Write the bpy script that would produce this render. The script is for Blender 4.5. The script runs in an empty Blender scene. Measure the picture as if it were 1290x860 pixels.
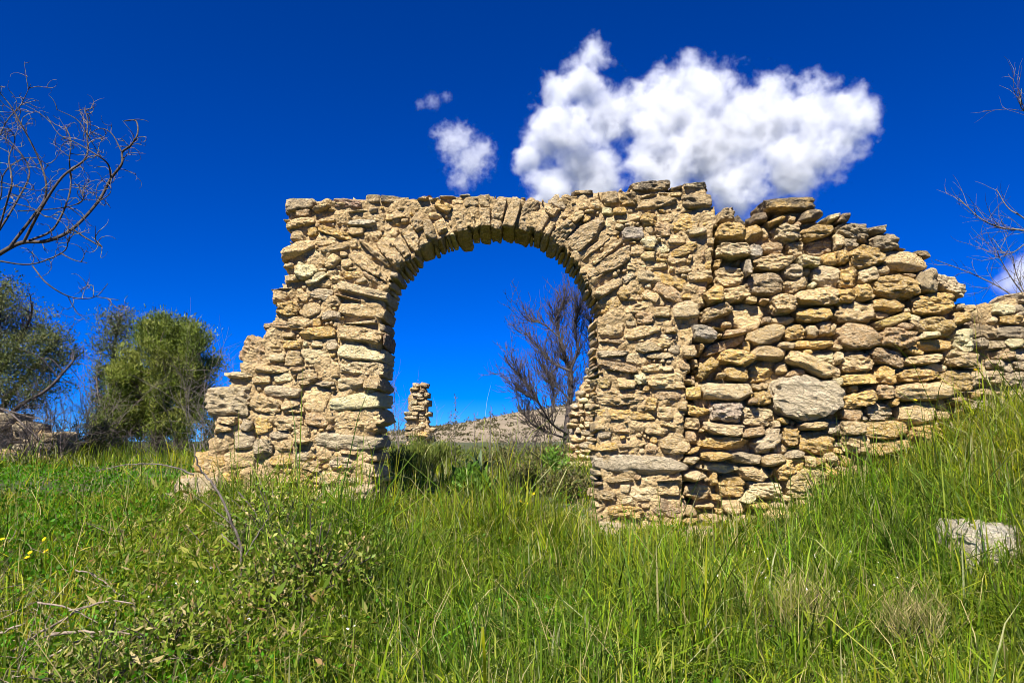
import bpy, math, random
import numpy as np
from mathutils import Vector

# ----------------------------------------------------------------------------
# camera, sky, sun, exposure
# ----------------------------------------------------------------------------
scene = bpy.context.scene
COL = scene.collection
R = math.radians
EYE = 1.55
PITCH = R(8.0)
FPX = 930.0                      # focal length in photograph pixels (1290 wide)

cam_data = bpy.data.cameras.new('camera')
cam_data.sensor_width = 36.0
cam_data.lens = 36.0 * FPX / 1290.0
cam_data.clip_start = 0.05
cam_data.clip_end = 9000.0
cam = bpy.data.objects.new('camera', cam_data)
cam.location = (0, 0, EYE)
cam.rotation_euler = (R(90) + PITCH, 0, 0)
COL.objects.link(cam)
scene.camera = cam

SUN_EL, SUN_AZ = R(50), R(-22)   # azimuth measured from straight behind the camera, minus = left
to_sun = Vector((math.sin(SUN_AZ) * math.cos(SUN_EL), -math.cos(SUN_AZ) * math.cos(SUN_EL), math.sin(SUN_EL)))

world = bpy.data.worlds.new('World')
scene.world = world
world.use_nodes = True
wn, wl = world.node_tree.nodes, world.node_tree.links
wn.clear()
sky = wn.new('ShaderNodeTexSky')
sky.sky_type = 'NISHITA'
sky.sun_disc = False
sky.sun_elevation = SUN_EL
sky.sun_rotation = math.atan2(to_sun.x, to_sun.y)
sky.altitude = 1500
sky.air_density = 0.65
sky.dust_density = 0.0
sky.ozone_density = 4.0
hsv = wn.new('ShaderNodeHueSaturation')
hsv.inputs['Saturation'].default_value = 1.7
hsv.inputs['Value'].default_value = 1.0
bg = wn.new('ShaderNodeBackground')
bg.inputs['Strength'].default_value = 0.0475
wo = wn.new('ShaderNodeOutputWorld')
wl.new(sky.outputs['Color'], hsv.inputs['Color'])
skt = wn.new('ShaderNodeMix')
skt.data_type = 'RGBA'; skt.blend_type = 'MULTIPLY'; skt.inputs[0].default_value = 1.0
skt.inputs[7].default_value = (0.25, 0.72, 1.42, 1)
wl.new(hsv.outputs['Color'], skt.inputs[6])
wl.new(skt.outputs[2], bg.inputs['Color'])
wl.new(bg.outputs['Background'], wo.inputs['Surface'])

sun_data = bpy.data.lights.new('sun', 'SUN')
sun_data.energy = 5.0
sun_data.angle = R(0.53)
sun_data.color = (1.0, 0.94, 0.84)
sun = bpy.data.objects.new('sun', sun_data)
sun.rotation_euler = to_sun.to_track_quat('Z', 'Y').to_euler()
COL.objects.link(sun)

scene.view_settings.view_transform = 'Standard'
scene.view_settings.look = 'None'
scene.view_settings.exposure = 1.28
scene.view_settings.gamma = 1.0
scene.view_settings.use_curve_mapping = False
scene.render.engine = 'CYCLES'
scene.cycles.max_bounces = 6
scene.cycles.diffuse_bounces = 3
scene.cycles.glossy_bounces = 2
scene.cycles.transmission_bounces = 3
scene.cycles.transparent_max_bounces = 8
scene.cycles.volume_bounces = 5
scene.cycles.use_denoising = True
scene.cycles.denoising_prefilter = 'ACCURATE'
scene.cycles.pixel_filter_type = 'BLACKMAN_HARRIS'
scene.cycles.filter_width = 0.85
scene.cycles.caustics_reflective = False
scene.cycles.caustics_refractive = False

rnd = random.Random(7)
rng = np.random.default_rng(11)

# ----------------------------------------------------------------------------
# measuring helpers: a photograph pixel and a depth give a point of the place
# ----------------------------------------------------------------------------
CP, SP = math.cos(PITCH), math.sin(PITCH)
def at(px, py, Y):
    a = (px - 645.0) / FPX
    b = (430.0 - py) / FPX
    dy = CP - b * SP
    dz = SP + b * CP
    t = Y / dy
    return Vector((a * t, Y, EYE + dz * t))

# ----------------------------------------------------------------------------
# numpy noise
# ----------------------------------------------------------------------------
def _hash(ix, iy, iz, seed):
    h = (ix * 374761393 + iy * 668265263 + iz * 1274126177 + seed * 974634777) & 0xffffffff
    h = ((h ^ (h >> 13)) * 1274126177) & 0xffffffff
    h = ((h ^ (h >> 15)) * 2246822519) & 0xffffffff
    return ((h ^ (h >> 16)) & 0xffffff) / float(0xffffff) * 2.0 - 1.0

def noise3(P, seed=0):
    P = np.asarray(P, dtype=np.float64)
    I = np.floor(P).astype(np.int64)
    F = P - I
    F = F * F * F * (F * (F * 6 - 15) + 10)
    x, y, z = I[..., 0], I[..., 1], I[..., 2]
    fx, fy, fz = F[..., 0], F[..., 1], F[..., 2]
    def L(a, b, t): return a + (b - a) * t
    c00 = L(_hash(x, y, z, seed), _hash(x + 1, y, z, seed), fx)
    c10 = L(_hash(x, y + 1, z, seed), _hash(x + 1, y + 1, z, seed), fx)
    c01 = L(_hash(x, y, z + 1, seed), _hash(x + 1, y, z + 1, seed), fx)
    c11 = L(_hash(x, y + 1, z + 1, seed), _hash(x + 1, y + 1, z + 1, seed), fx)
    return L(L(c00, c10, fy), L(c01, c11, fy), fz)

def fbm(P, octaves=4, seed=0, gain=0.5):
    P = np.asarray(P, dtype=np.float64)
    s, a = 0.0, 1.0
    for o in range(octaves):
        s = s + a * noise3(P * (2.0 ** o) + 17.3 * o, seed + o)
        a *= gain
    return s

def sstep(x, a, b):
    t = np.clip((np.asarray(x, dtype=np.float64) - a) / (b - a), 0, 1)
    return t * t * (3 - 2 * t)

# ----------------------------------------------------------------------------
# mesh / object helpers
# ----------------------------------------------------------------------------
def fast_mesh(name, verts, faces_list, mat=None, colors=None, smooth=True):
    """faces_list: list of int arrays (n,3) or (n,4)"""
    me = bpy.data.meshes.new(name)
    verts = np.asarray(verts, dtype=np.float32)
    me.vertices.add(len(verts))
    me.vertices.foreach_set('co', verts.ravel())
    faces_list = [np.asarray(f, dtype=np.int32) for f in faces_list if len(f)]
    loops = np.concatenate([f.ravel() for f in faces_list])
    tot = np.concatenate([np.full(len(f), f.shape[1], dtype=np.int32) for f in faces_list])
    start = np.concatenate([[0], np.cumsum(tot)[:-1]]).astype(np.int32)
    me.loops.add(len(loops))
    me.loops.foreach_set('vertex_index', loops)
    me.polygons.add(len(tot))
    me.polygons.foreach_set('loop_start', start)
    me.polygons.foreach_set('use_smooth', np.full(len(tot), smooth, dtype=bool))
    me.update(calc_edges=True)
    if colors is not None:
        at_ = me.color_attributes.new('tint', 'FLOAT_COLOR', 'POINT')
        at_.data.foreach_set('color', np.asarray(colors, dtype=np.float32).ravel())
    if mat:
        me.materials.append(mat)
    return me

def link(name, data, parent=None, loc=None):
    o = bpy.data.objects.new(name, data)
    COL.objects.link(o)
    if parent is not None:
        o.parent = parent
    if loc is not None:
        o.location = loc
    return o

def tag(o, label=None, cat=None, group=None, kind=None):
    if label: o['label'] = label
    if cat: o['category'] = cat
    if group: o['group'] = group
    if kind: o['kind'] = kind
    return o

def empty(name, loc, label, cat, group=None):
    o = link(name, None, None, loc)
    o.empty_display_size = 0.2
    return tag(o, label, cat, group)

# ----------------------------------------------------------------------------
# materials
# ----------------------------------------------------------------------------
def new_mat(name):
    m = bpy.data.materials.new(name)
    m.use_nodes = True
    nt = m.node_tree
    nt.nodes.clear()
    out = nt.nodes.new('ShaderNodeOutputMaterial')
    return m, nt, out

def nd(nt, typ, **kw):
    n = nt.nodes.new(typ)
    for k, v in kw.items():
        if k in n.inputs:
            n.inputs[k].default_value = v
        else:
            setattr(n, k, v)
    return n

def noise_node(nt, vec, scale, detail=4, rough=0.55, dist=0.0):
    n = nt.nodes.new('ShaderNodeTexNoise')
    n.inputs['Scale'].default_value = scale
    n.inputs['Detail'].default_value = detail
    n.inputs['Roughness'].default_value = rough
    n.inputs['Distortion'].default_value = dist
    nt.links.new(vec, n.inputs['Vector'])
    return n.outputs['Fac']

def ramp(nt, fac, a, b, ca=0.0, cb=1.0):
    n = nt.nodes.new('ShaderNodeMapRange')
    n.interpolation_type = 'SMOOTHSTEP'
    n.inputs['From Min'].default_value = a
    n.inputs['From Max'].default_value = b
    n.inputs['To Min'].default_value = ca
    n.inputs['To Max'].default_value = cb
    nt.links.new(fac, n.inputs['Value'])
    return n.outputs['Result']

def mixc(nt, fac, a, b, mode='MIX'):
    n = nt.nodes.new('ShaderNodeMix')
    n.data_type = 'RGBA'
    n.blend_type = mode
    n.clamp_result = False
    def put(i, v):
        if hasattr(v, 'is_linked') or hasattr(v, 'links'):
            nt.links.new(v, n.inputs[i])
        else:
            n.inputs[i].default_value = v
    put(0, fac); put(6, a); put(7, b)
    return n.outputs[2]

def mathn(nt, op, a, b=0.0):
    n = nt.nodes.new('ShaderNodeMath')
    n.operation = op
    for i, v in enumerate((a, b)):
        if hasattr(v, 'links'):
            nt.links.new(v, n.inputs[i])
        else:
            n.inputs[i].default_value = v
    return n.outputs[0]

def make_stone_mat(name, bump=1.0, lichen=0.5, scale=1.0):
    m, nt, out = new_mat(name)
    L = nt.links
    geo = nt.nodes.new('ShaderNodeNewGeometry')
    pos = geo.outputs['Position']
    att = nt.nodes.new('ShaderNodeAttribute')
    att.attribute_name = 'tint'
    tint = att.outputs['Color']
    weather = att.outputs['Alpha']
    n1 = noise_node(nt, pos, 7 * scale, 6, 0.6, 0.3)
    n2 = noise_node(nt, pos, 38 * scale, 6, 0.72)
    n3 = noise_node(nt, pos, 11 * scale, 5, 0.65, 0.6)
    n4 = noise_node(nt, pos, 16 * scale, 6, 0.7, 0.2)
    n5 = noise_node(nt, pos, 120 * scale, 3, 0.6)
    c = mixc(nt, ramp(nt, n1, 0.30, 0.70), tint, (0.93, 0.89, 0.80, 1), 'MULTIPLY')
    c = mixc(nt, ramp(nt, n2, 0.33, 0.70, 0.0, 0.65), c, (0.78, 0.65, 0.44, 1), 'MIX')
    # pale crusts, ochre stains, dark pits
    c = mixc(nt, ramp(nt, n4, 0.60, 0.72, 0.0, 0.45), c, (0.74, 0.66, 0.49, 1))
    c = mixc(nt, ramp(nt, n3, 0.60, 0.74, 0.0, lichen), c, (0.58, 0.34, 0.04, 1))
    c = mixc(nt, ramp(nt, n2, 0.40, 0.28, 0.0, 0.7), c, (0.12, 0.08, 0.04, 1))
    # grey weathering: amount per stone, broken up
    w = mathn(nt, 'MULTIPLY', weather, ramp(nt, n1, 0.36, 0.56, 0.25, 1.0))
    c = mixc(nt, w, c, (0.13, 0.115, 0.095, 1))
    bs = nd(nt, 'ShaderNodeBsdfPrincipled', Roughness=0.93)
    bs.inputs['Specular IOR Level'].default_value = 0.15
    L.new(c, bs.inputs['Base Color'])
    # relief: strata + pits + grain
    mp = nt.nodes.new('ShaderNodeMapping')
    mp.inputs['Scale'].default_value = (0.75, 0.9, 1.55)
    mp.inputs['Rotation'].default_value = (0.0, R(7), 0.0)
    L.new(pos, mp.inputs['Vector'])
    st = noise_node(nt, mp.outputs[0], 14 * scale, 7, 0.65, 0.8)
    vo = nt.nodes.new('ShaderNodeTexVoronoi')
    vo.inputs['Scale'].default_value = 42 * scale
    L.new(pos, vo.inputs['Vector'])
    cr = noise_node(nt, mp.outputs[0], 9 * scale, 5, 0.6, 1.2)
    crack = ramp(nt, mathn(nt, 'ABSOLUTE', mathn(nt, 'SUBTRACT', cr, 0.5)), 0.0, 0.045)
    cr2 = noise_node(nt, pos, 24 * scale, 4, 0.6, 0.8)
    pits = ramp(nt, cr2, 0.36, 0.47)
    h = mathn(nt, 'ADD', mathn(nt, 'MULTIPLY', st, 1.15), mathn(nt, 'MULTIPLY', n2, 0.95))
    h = mathn(nt, 'ADD', h, mathn(nt, 'MULTIPLY', crack, 0.30))
    h = mathn(nt, 'ADD', h, mathn(nt, 'MULTIPLY', pits, 0.42))
    h = mathn(nt, 'ADD', h, mathn(nt, 'MULTIPLY', ramp(nt, vo.outputs['Distance'], 0.0, 0.5), 0.12))
    h = mathn(nt, 'ADD', h, mathn(nt, 'MULTIPLY', n5, 0.14))
    bp = nt.nodes.new('ShaderNodeBump')
    bp.inputs['Strength'].default_value = 1.0 * bump
    bp.inputs['Distance'].default_value = 0.055
    L.new(h, bp.inputs['Height'])
    L.new(bp.outputs['Normal'], bs.inputs['Normal'])
    L.new(bs.outputs[0], out.inputs['Surface'])
    return m

M_stone = make_stone_mat('limestone')
M_stone_far = make_stone_mat('far_limestone', scale=0.6)

def make_mortar_mat():
    m, nt, out = new_mat('lime_mortar')
    L = nt.links
    geo = nt.nodes.new('ShaderNodeNewGeometry')
    pos = geo.outputs['Position']
    n1 = noise_node(nt, pos, 9, 6, 0.65, 0.4)
    n2 = noise_node(nt, pos, 45, 6, 0.7)
    c = mixc(nt, ramp(nt, n1, 0.3, 0.7), (0.49, 0.36, 0.19, 1), (0.33, 0.23, 0.11, 1))
    c = mixc(nt, ramp(nt, n2, 0.5, 0.7, 0, 0.6), c, (0.52, 0.43, 0.29, 1))
    c = mixc(nt, ramp(nt, n2, 0.42, 0.30, 0, 0.8), c, (0.10, 0.07, 0.04, 1))
    bs = nd(nt, 'ShaderNodeBsdfPrincipled', Roughness=0.96)
    bs.inputs['Specular IOR Level'].default_value = 0.1
    L.new(c, bs.inputs['Base Color'])
    vo = nt.nodes.new('ShaderNodeTexVoronoi')
    vo.inputs['Scale'].default_value = 30
    L.new(pos, vo.inputs['Vector'])
    h = mathn(nt, 'ADD', n1, mathn(nt, 'MULTIPLY', n2, 0.6))
    h = mathn(nt, 'SUBTRACT', h, mathn(nt, 'MULTIPLY', vo.outputs['Distance'], 0.5))
    bp = nt.nodes.new('ShaderNodeBump')
    bp.inputs['Strength'].default_value = 1.0
    bp.inputs['Distance'].default_value = 0.05
    L.new(h, bp.inputs['Height'])
    L.new(bp.outputs['Normal'], bs.inputs['Normal'])
    L.new(bs.outputs[0], out.inputs['Surface'])
    return m
M_mortar = make_mortar_mat()

def make_leaf_mat(name, translucency=0.35, rough=0.55):
    m, nt, out = new_mat(name)
    L = nt.links
    att = nt.nodes.new('ShaderNodeAttribute')
    att.attribute_name = 'tint'
    bs = nd(nt, 'ShaderNodeBsdfPrincipled', Roughness=rough)
    bs.inputs['Specular IOR Level'].default_value = 0.18
    L.new(att.outputs['Color'], bs.inputs['Base Color'])
    tr = nt.nodes.new('ShaderNodeBsdfTranslucent')
    tc = mixc(nt, 1.0, att.outputs['Color'], (1.25, 1.35, 0.55, 1), 'MULTIPLY')
    L.new(tc, tr.inputs['Color'])
    mx = nt.nodes.new('ShaderNodeMixShader')
    mx.inputs[0].default_value = translucency
    L.new(bs.outputs[0], mx.inputs[1])
    L.new(tr.outputs[0], mx.inputs[2])
    L.new(mx.outputs[0], out.inputs['Surface'])
    return m
M_grass = make_leaf_mat('grass_blades', 0.45, 0.55)
M_leaf = make_leaf_mat('tree_leaves', 0.25, 0.5)
M_petal = make_leaf_mat('petals', 0.3, 0.7)

def make_bark(name, ca, cb, scale=18, rough=0.9):
    m, nt, out = new_mat(name)
    L = nt.links
    geo = nt.nodes.new('ShaderNodeNewGeometry')
    n1 = noise_node(nt, geo.outputs['Position'], scale, 5, 0.65)
    c = mixc(nt, ramp(nt, n1, 0.35, 0.65), ca + (1,), cb + (1,))
    bs = nd(nt, 'ShaderNodeBsdfPrincipled', Roughness=rough)
    L.new(c, bs.inputs['Base Color'])
    bp = nt.nodes.new('ShaderNodeBump')
    bp.inputs['Strength'].default_value = 0.5
    bp.inputs['Distance'].default_value = 0.01
    L.new(n1, bp.inputs['Height'])
    L.new(bp.outputs['Normal'], bs.inputs['Normal'])
    L.new(bs.outputs[0], out.inputs['Surface'])
    return m
M_bark_dark = make_bark('dark_bark', (0.022, 0.017, 0.015), (0.075, 0.056, 0.048))
M_bark_grey = make_bark('grey_bark', (0.055, 0.043, 0.036), (0.17, 0.14, 0.12))
M_bark_pale = make_bark('bleached_wood', (0.10, 0.075, 0.05), (0.28, 0.225, 0.165))
M_bark_tree = make_bark('brown_bark', (0.05, 0.038, 0.028), (0.13, 0.10, 0.075))

# ----------------------------------------------------------------------------
# ground
# ----------------------------------------------------------------------------
WALL_Y = 7.15
def ground_z(x, y):
    x = np.asarray(x, dtype=np.float64); y = np.asarray(y, dtype=np.float64)
    yy = np.clip(y, -6, None)
    base = np.interp(yy, [-6, 0, 3, 5, 7.2, 9, 13, 16, 22, 40, 120, 3000],
                         [-0.4, 0.0, 0.17, 0.42, 0.76, 0.92, 1.12, 1.24, 1.5, 1.7, 2.0, 2.1])
    near = sstep(y, 0.5, 7.0) * (1 - 0.55 * sstep(y, 9, 22)) * (1 - sstep(y, 30, 60))
    rise_r = np.interp(x, [0.0, 1.6, 2.6, 3.5, 4.4, 6.5, 12], [0, 0.0, 0.10, 0.42, 0.90, 1.30, 1.5])
    rise_l = np.interp(-x, [0.6, 1.6, 3.0, 6.0, 12], [0, 0.17, 0.24, 0.30, 0.3])
    z = base + near * (rise_r + rise_l * (1 - 0.5 * sstep(y, 8, 14)))
    P = np.stack([x * 0.9, y * 0.9, np.zeros_like(x)], -1)
    z = z + 0.05 * fbm(P, 3, 5) * (1 - sstep(y, 30, 60))
    return z

def make_ground_mat():
    m, nt, out = new_mat('meadow_soil')
    L = nt.links
    geo = nt.nodes.new('ShaderNodeNewGeometry')
    pos = geo.outputs['Position']
    n1 = noise_node(nt, pos, 1.3, 5, 0.6)
    n2 = noise_node(nt, pos, 14, 6, 0.7)
    c = mixc(nt, ramp(nt, n1, 0.35, 0.65), (0.035, 0.048, 0.012, 1), (0.07, 0.062, 0.025, 1))
    c = mixc(nt, ramp(nt, n2, 0.45, 0.7, 0, 0.6), c, (0.05, 0.08, 0.015, 1))
    bs = nd(nt, 'ShaderNodeBsdfPrincipled', Roughness=0.95)
    L.new(c, bs.inputs['Base Color'])
    bp = nt.nodes.new('ShaderNodeBump')
    bp.inputs['Strength'].default_value = 0.8
    bp.inputs['Distance'].default_value = 0.05
    L.new(n2, bp.inputs['Height'])
    L.new(bp.outputs['Normal'], bs.inputs['Normal'])
    L.new(bs.outputs[0], out.inputs['Surface'])
    return m

def grid_faces(nx, ny):
    i = np.arange(nx * ny).reshape(ny, nx)
    return np.stack([i[:-1, :-1], i[:-1, 1:], i[1:, 1:], i[1:, :-1]], -1).reshape(-1, 4)

def build_ground():
    half = np.concatenate([np.arange(0, 10, 0.25), np.geomspace(10, 4000, 36)])
    xs = np.concatenate([-half[::-1][:-1], half])
    ys = np.concatenate([-np.geomspace(3, 4000, 14)[::-1], np.arange(-2.5, 24, 0.25), np.geomspace(24, 5000, 44)])
    X, Y = np.meshgrid(xs, ys)
    Z = ground_z(X, Y)
    V = np.stack([X, Y, Z], -1).reshape(-1, 3)
    me = fast_mesh('ground', V, [grid_faces(len(xs), len(ys))], make_ground_mat())
    o = link('ground', me)
    tag(o, 'grassy meadow ground rising toward the ruined stone wall', None, None, 'structure')
build_ground()

# ----------------------------------------------------------------------------
# far hillside
# ----------------------------------------------------------------------------
def hill_ridge(x):
    # ridge height above eye level at 260 m, by bearing
    b = np.asarray(x, dtype=np.float64) / 260.0
    return np.interp(b, [-0.9, -0.35, -0.17, -0.105, -0.06, 0.0, 0.05, 0.12, 0.3, 0.9],
                        [-3.0, -3.0, 3.4, 4.4, 7.0, 11.0, 13.2, 15.5, 17.0, 12.0])
def hill_z(x, y):
    t = sstep(y, 40, 262)
    back = 1 - 0.5 * sstep(y, 262, 420)
    P = np.stack([np.asarray(x) * 0.03, np.asarray(y) * 0.03, np.zeros_like(np.asarray(x, dtype=float))], -1)
    return 1.2 + t * back * (hill_ridge(x) + EYE - 1.2) + t * (fbm(P, 4, 91) * 0.9 - 0.5)

def build_hill():
    xs = np.linspace(-330, 330, 260)
    ys = np.linspace(38, 420, 110)
    X, Y = np.meshgrid(xs, ys)
    V = np.stack([X, Y, hill_z(X, Y)], -1).reshape(-1, 3)
    m, nt, out = new_mat('dry_hillside')
    L = nt.links
    geo = nt.nodes.new('ShaderNodeNewGeometry')
    pos = geo.outputs['Position']
    n1 = noise_node(nt, pos, 0.12, 6, 0.6)
    n2 = noise_node(nt, pos, 0.9, 6, 0.7)
    c = mixc(nt, ramp(nt, n1, 0.35, 0.65), (0.25, 0.195, 0.125, 1), (0.17, 0.13, 0.08, 1))
    c = mixc(nt, ramp(nt, n2, 0.50, 0.62, 0, 0.8), c, (0.13, 0.12, 0.06, 1))
    bs = nd(nt, 'ShaderNodeBsdfPrincipled', Roughness=0.95)
    L.new(c, bs.inputs['Base Color'])
    L.new(bs.outputs[0], out.inputs['Surface'])
    o = link('hill', fast_mesh('hill', V, [grid_faces(len(xs), len(ys))], m))
    tag(o, 'pale dry hillside beyond the arch', None, None, 'structure')
    # scrub dotted over the slope
    r = np.random.default_rng(9)
    n, per = 1700, 16
    bx = r.uniform(-60, 60, n); by = 40 + 230 * r.random(n) ** 0.8
    bx = bx * by / 262 + 0.02 * by
    keep = noise3(np.stack([bx * .05, by * .05, bx * 0], -1), 5) + r.normal(0, .4, n) > -0.1
    bx, by = bx[keep], by[keep]; n = len(bx)
    rad = r.uniform(.3, .9, n) * np.clip(by / 150, .35, 1.1)
    P = np.stack([bx, by, hill_z(bx, by)], -1)
    P = np.repeat(P, per, 0); rr = np.repeat(rad, per)
    d = r.normal(0, .5, (n * per, 3)); d[:, 2] = np.abs(d[:, 2]) * .8
    P = P + d * rr[:, None]
    c = np.array([.070, .064, .030]) * r.uniform(.6, 1.8, (n * per, 1)) * np.ones((1, 3))
    V, F, C = leaves(P, rr * .55, .7, .5, r, np.hstack([c, np.zeros((n * per, 1))]))
    q = link('hill_scrub', fast_mesh('hill_scrub', V, [F], M_leaf, C))
    tag(q, 'dark dry scrub dotted over the far hillside', 'scrub', None, 'stuff')

# ----------------------------------------------------------------------------
# stones
# ----------------------------------------------------------------------------
_cs = {}
def cube_sphere(n):
    if n in _cs: return _cs[n]
    vid, verts, faces = {}, [], []
    for ax in range(3):
        for s in (-1, 1):
            def vert(i, j):
                k = [0, 0, 0]
                k[ax] = n if s > 0 else 0
                k[(ax + 1) % 3] = i
                k[(ax + 2) % 3] = j
                k = tuple(k)
                if k not in vid:
                    vid[k] = len(verts)
                    verts.append([2.0 * c / n - 1 for c in k])
                return vid[k]
            for i in range(n):
                for j in range(n):
                    q = [vert(i, j), vert(i + 1, j), vert(i + 1, j + 1), vert(i, j + 1)]
                    faces.append(q if s > 0 else q[::-1])
    V = np.array(verts)
    V = np.tan(V * math.pi / 4 * 0.9) / math.tan(math.pi / 4 * 0.9)
    V /= (np.abs(V) ** 6).sum(1)[:, None] ** (1 / 6)
    _cs[n] = (V, np.array(faces))
    return _cs[n]

def stone_shape(w, h, d, ang, clips, seed, n=8, rough=1.0, boxy=0.5):
    """vertices of one rough stone: half sizes w (along), h (up), d (depth), clip planes (nx,nz,offset)"""
    r = np.random.default_rng(seed)
    S, F = cube_sphere(n)
    ca, sa = math.cos(ang), math.sin(ang)
    e1 = np.array([ca, 0, sa]); e2 = np.array([-sa, 0, ca]); ey = np.array([0, 1.0, 0])
    Q = S[:, 0:1] * w * e1 + S[:, 1:2] * d * ey + S[:, 2:3] * h * e2
    pl = []
    def add(v, off):
        l = np.linalg.norm(v); pl.append((v / l, off))
    # outline: an irregular polygon between box and ellipse
    if boxy > 0.62:
        for s in (-1, 1):
            v = e1 * s + e2 * r.normal(0, 0.20 if boxy < 1.3 else 0.07) - ey * abs(r.normal(0.05, 0.08)); add(v, w * r.uniform(0.95, 1.03))
            v = e2 * s + e1 * r.normal(0, 0.07) - ey * abs(r.normal(0.05, 0.08)); add(v, h * r.uniform(0.95, 1.03))
        for a in (-1, 1):
            for b in (-1, 1):
                v = e1 * a * h ** 0.8 * r.uniform(0.6, 1.4) + e2 * b * w ** 0.8 * r.uniform(0.6, 1.4)
                v = v / np.linalg.norm(v)
                add(v, (abs(v @ e1) * w + abs(v @ e2) * h) * r.uniform(0.84 if boxy < 1.3 else 0.95, 1.02))
    else:
        m = int(r.integers(6, 9))
        th0 = r.uniform(0, 6.283)
        for k in range(m):
            th = th0 + (k + r.uniform(-0.28, 0.28)) * 6.283 / m
            x, z = math.cos(th), math.sin(th)
            v = e1 * x / w ** 0.9 + e2 * z / h ** 0.9
            v = v / np.linalg.norm(v)
            a1, a2 = abs(v @ e1) * w, abs(v @ e2) * h
            sup = (a1 ** 1.35 + a2 ** 1.35) ** (1 / 1.35)
            add(v - ey * abs(r.normal(0.05, 0.10)), sup * r.uniform(0.86, 1.04))
        add(e1, w * 1.04); add(-e1, w * 1.04); add(e2, h * 1.03); add(-e2, h * 1.03)
    fr = -ey + e1 * r.normal(0, 0.10) + e2 * r.normal(0.05, 0.16); add(fr, d)
    add(ey, d)
    k = min(w, h, d)
    for a in (-1, 1):
        for e, ext in ((e1, w), (e2, h)):
            v = e * a * r.uniform(0.4, 1.2) - ey * r.uniform(0.5, 1.0) + (e1 + e2 - e) * r.normal(0, 0.15)
            v = v / np.linalg.norm(v)
            sup = abs(v @ e) * ext + abs(v @ ey) * d
            add(v, sup - k * r.uniform(0.08, 0.50 if boxy < .62 else 0.28))
    for q in range(4):
        x, z = r.normal(), r.normal()
        v = e1 * x * 0.8 + e2 * z * 0.9 - ey * r.uniform(0.35, 1.0)
        v = v / np.linalg.norm(v)
        sup = abs(v @ e1) * w * 0.92 + abs(v @ e2) * h * 0.92 + abs(v @ ey) * d
        add(v, sup - k * r.uniform(0.12, 0.45))
    for nx, nz, off in clips:
        pl.append((np.array([nx, 0, nz]), max(off, 0.012)))
    N = np.array([p[0] for p in pl]); O = np.array([p[1] for p in pl])
    p = r.uniform(40, 90)
    T = (np.maximum(Q @ N.T, 0) / O) ** p
    t = 1.0 / np.maximum(T.sum(1), 1e-9) ** (1 / p)
    V = Q * t[:, None]
    k = min(w, h)
    off = r.uniform(-50, 50, 3)
    dirn = V / np.maximum(np.linalg.norm(V, axis=1), 1e-6)[:, None]
    lump = fbm(V / (k * 1.1) * 0.9 + off, 2, 3)
    chip = fbm(V * np.array([14, 20, 34.0]) + off, 3, 9, 0.6)
    disp = lump * k * 0.05 * rough + chip * min(0.015, k * 0.18) * rough
    V = V + dirn * disp[:, None]
    return V, F

def poly_contains(poly, U, Z):
    poly = np.asarray(poly); inside = np.zeros(U.shape, bool)
    j = len(poly) - 1
    for i in range(len(poly)):
        xi, zi = poly[i]; xj, zj = poly[j]
        if zi != zj:
            c = ((zi > Z) != (zj > Z)) & (U < (xj - xi) * (Z - zi) / (zj - zi) + xi)
            inside ^= c
        j = i
    return inside

def poly_dist(poly, u, z):
    poly = np.asarray(poly)
    A = poly; B = np.roll(poly, -1, 0)
    AB = B - A; AP = np.array([u, z]) - A
    t = np.clip((AP * AB).sum(1) / np.maximum((AB * AB).sum(1), 1e-9), 0, 1)
    return np.sqrt((((A + AB * t[:, None]) - np.array([u, z])) ** 2).sum(1)).min()

def fill_gaps(stones, poly, step, rmin, rmax, limit, r):
    """find bare patches of the face and wedge small stones into them"""
    poly = np.asarray(poly)
    u0, z0 = poly.min(0); u1, z1 = poly.max(0)
    us = np.arange(u0, u1, step); zs = np.arange(z0, z1, step)
    U, Z = np.meshgrid(us, zs)
    free = poly_contains(poly, U, Z)
    def cover(s):
        ca, sa = math.cos(s['a']), math.sin(s['a'])
        du, dz = U - s['u'], Z - s['z']
        p, q = (du * ca + dz * sa) / s['w'], (-du * sa + dz * ca) / s['h']
        return (np.abs(p) ** 4 + np.abs(q) ** 4) < 0.95
    for s in stones:
        free &= ~cover(s)
    new = []
    for it in range(60):
        D = np.zeros(free.shape, int); cur = free.copy()
        k = 0
        while cur.any() and k < int(rmax / step) + 1:
            D += cur; k += 1
            n = cur.copy()
            n[1:] &= cur[:-1]; n[:-1] &= cur[1:]; n[:, 1:] &= cur[:, :-1]; n[:, :-1] &= cur[:, 1:]
            n[0] = n[-1] = False; n[:, 0] = n[:, -1] = False
            cur = n
        kmin = max(1, int(rmin / step))
        cand = np.argwhere(D >= max(kmin, D.max() - 1))
        if len(cand) == 0 or len(new) >= limit: break
        r.shuffle(cand)
        placed = 0
        used = np.zeros(free.shape, bool)
        for (i, j) in cand[:400]:
            if not free[i, j] or used[i, j]: continue
            rad = D[i, j] * step
            # stretch sideways while free
            a = 0
            while a < 12 and j - a - 1 >= 0 and j + a + 1 < free.shape[1] and free[i, j - a - 1] and free[i, j + a + 1]: a += 1
            w = min(max(rad, a * step), rad * 2.4)
            s = dict(u=us[j], z=zs[i], w=w * r.uniform(0.95, 1.15), h=rad * r.uniform(0.9, 1.2), a=r.normal(0, 0.15), small=True)
            c = cover(s)
            if used[c].any(): continue
            used |= c; free &= ~c
            new.append(s); placed += 1
            if len(new) >= limit or placed > 40: break
    return stones + new

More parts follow.
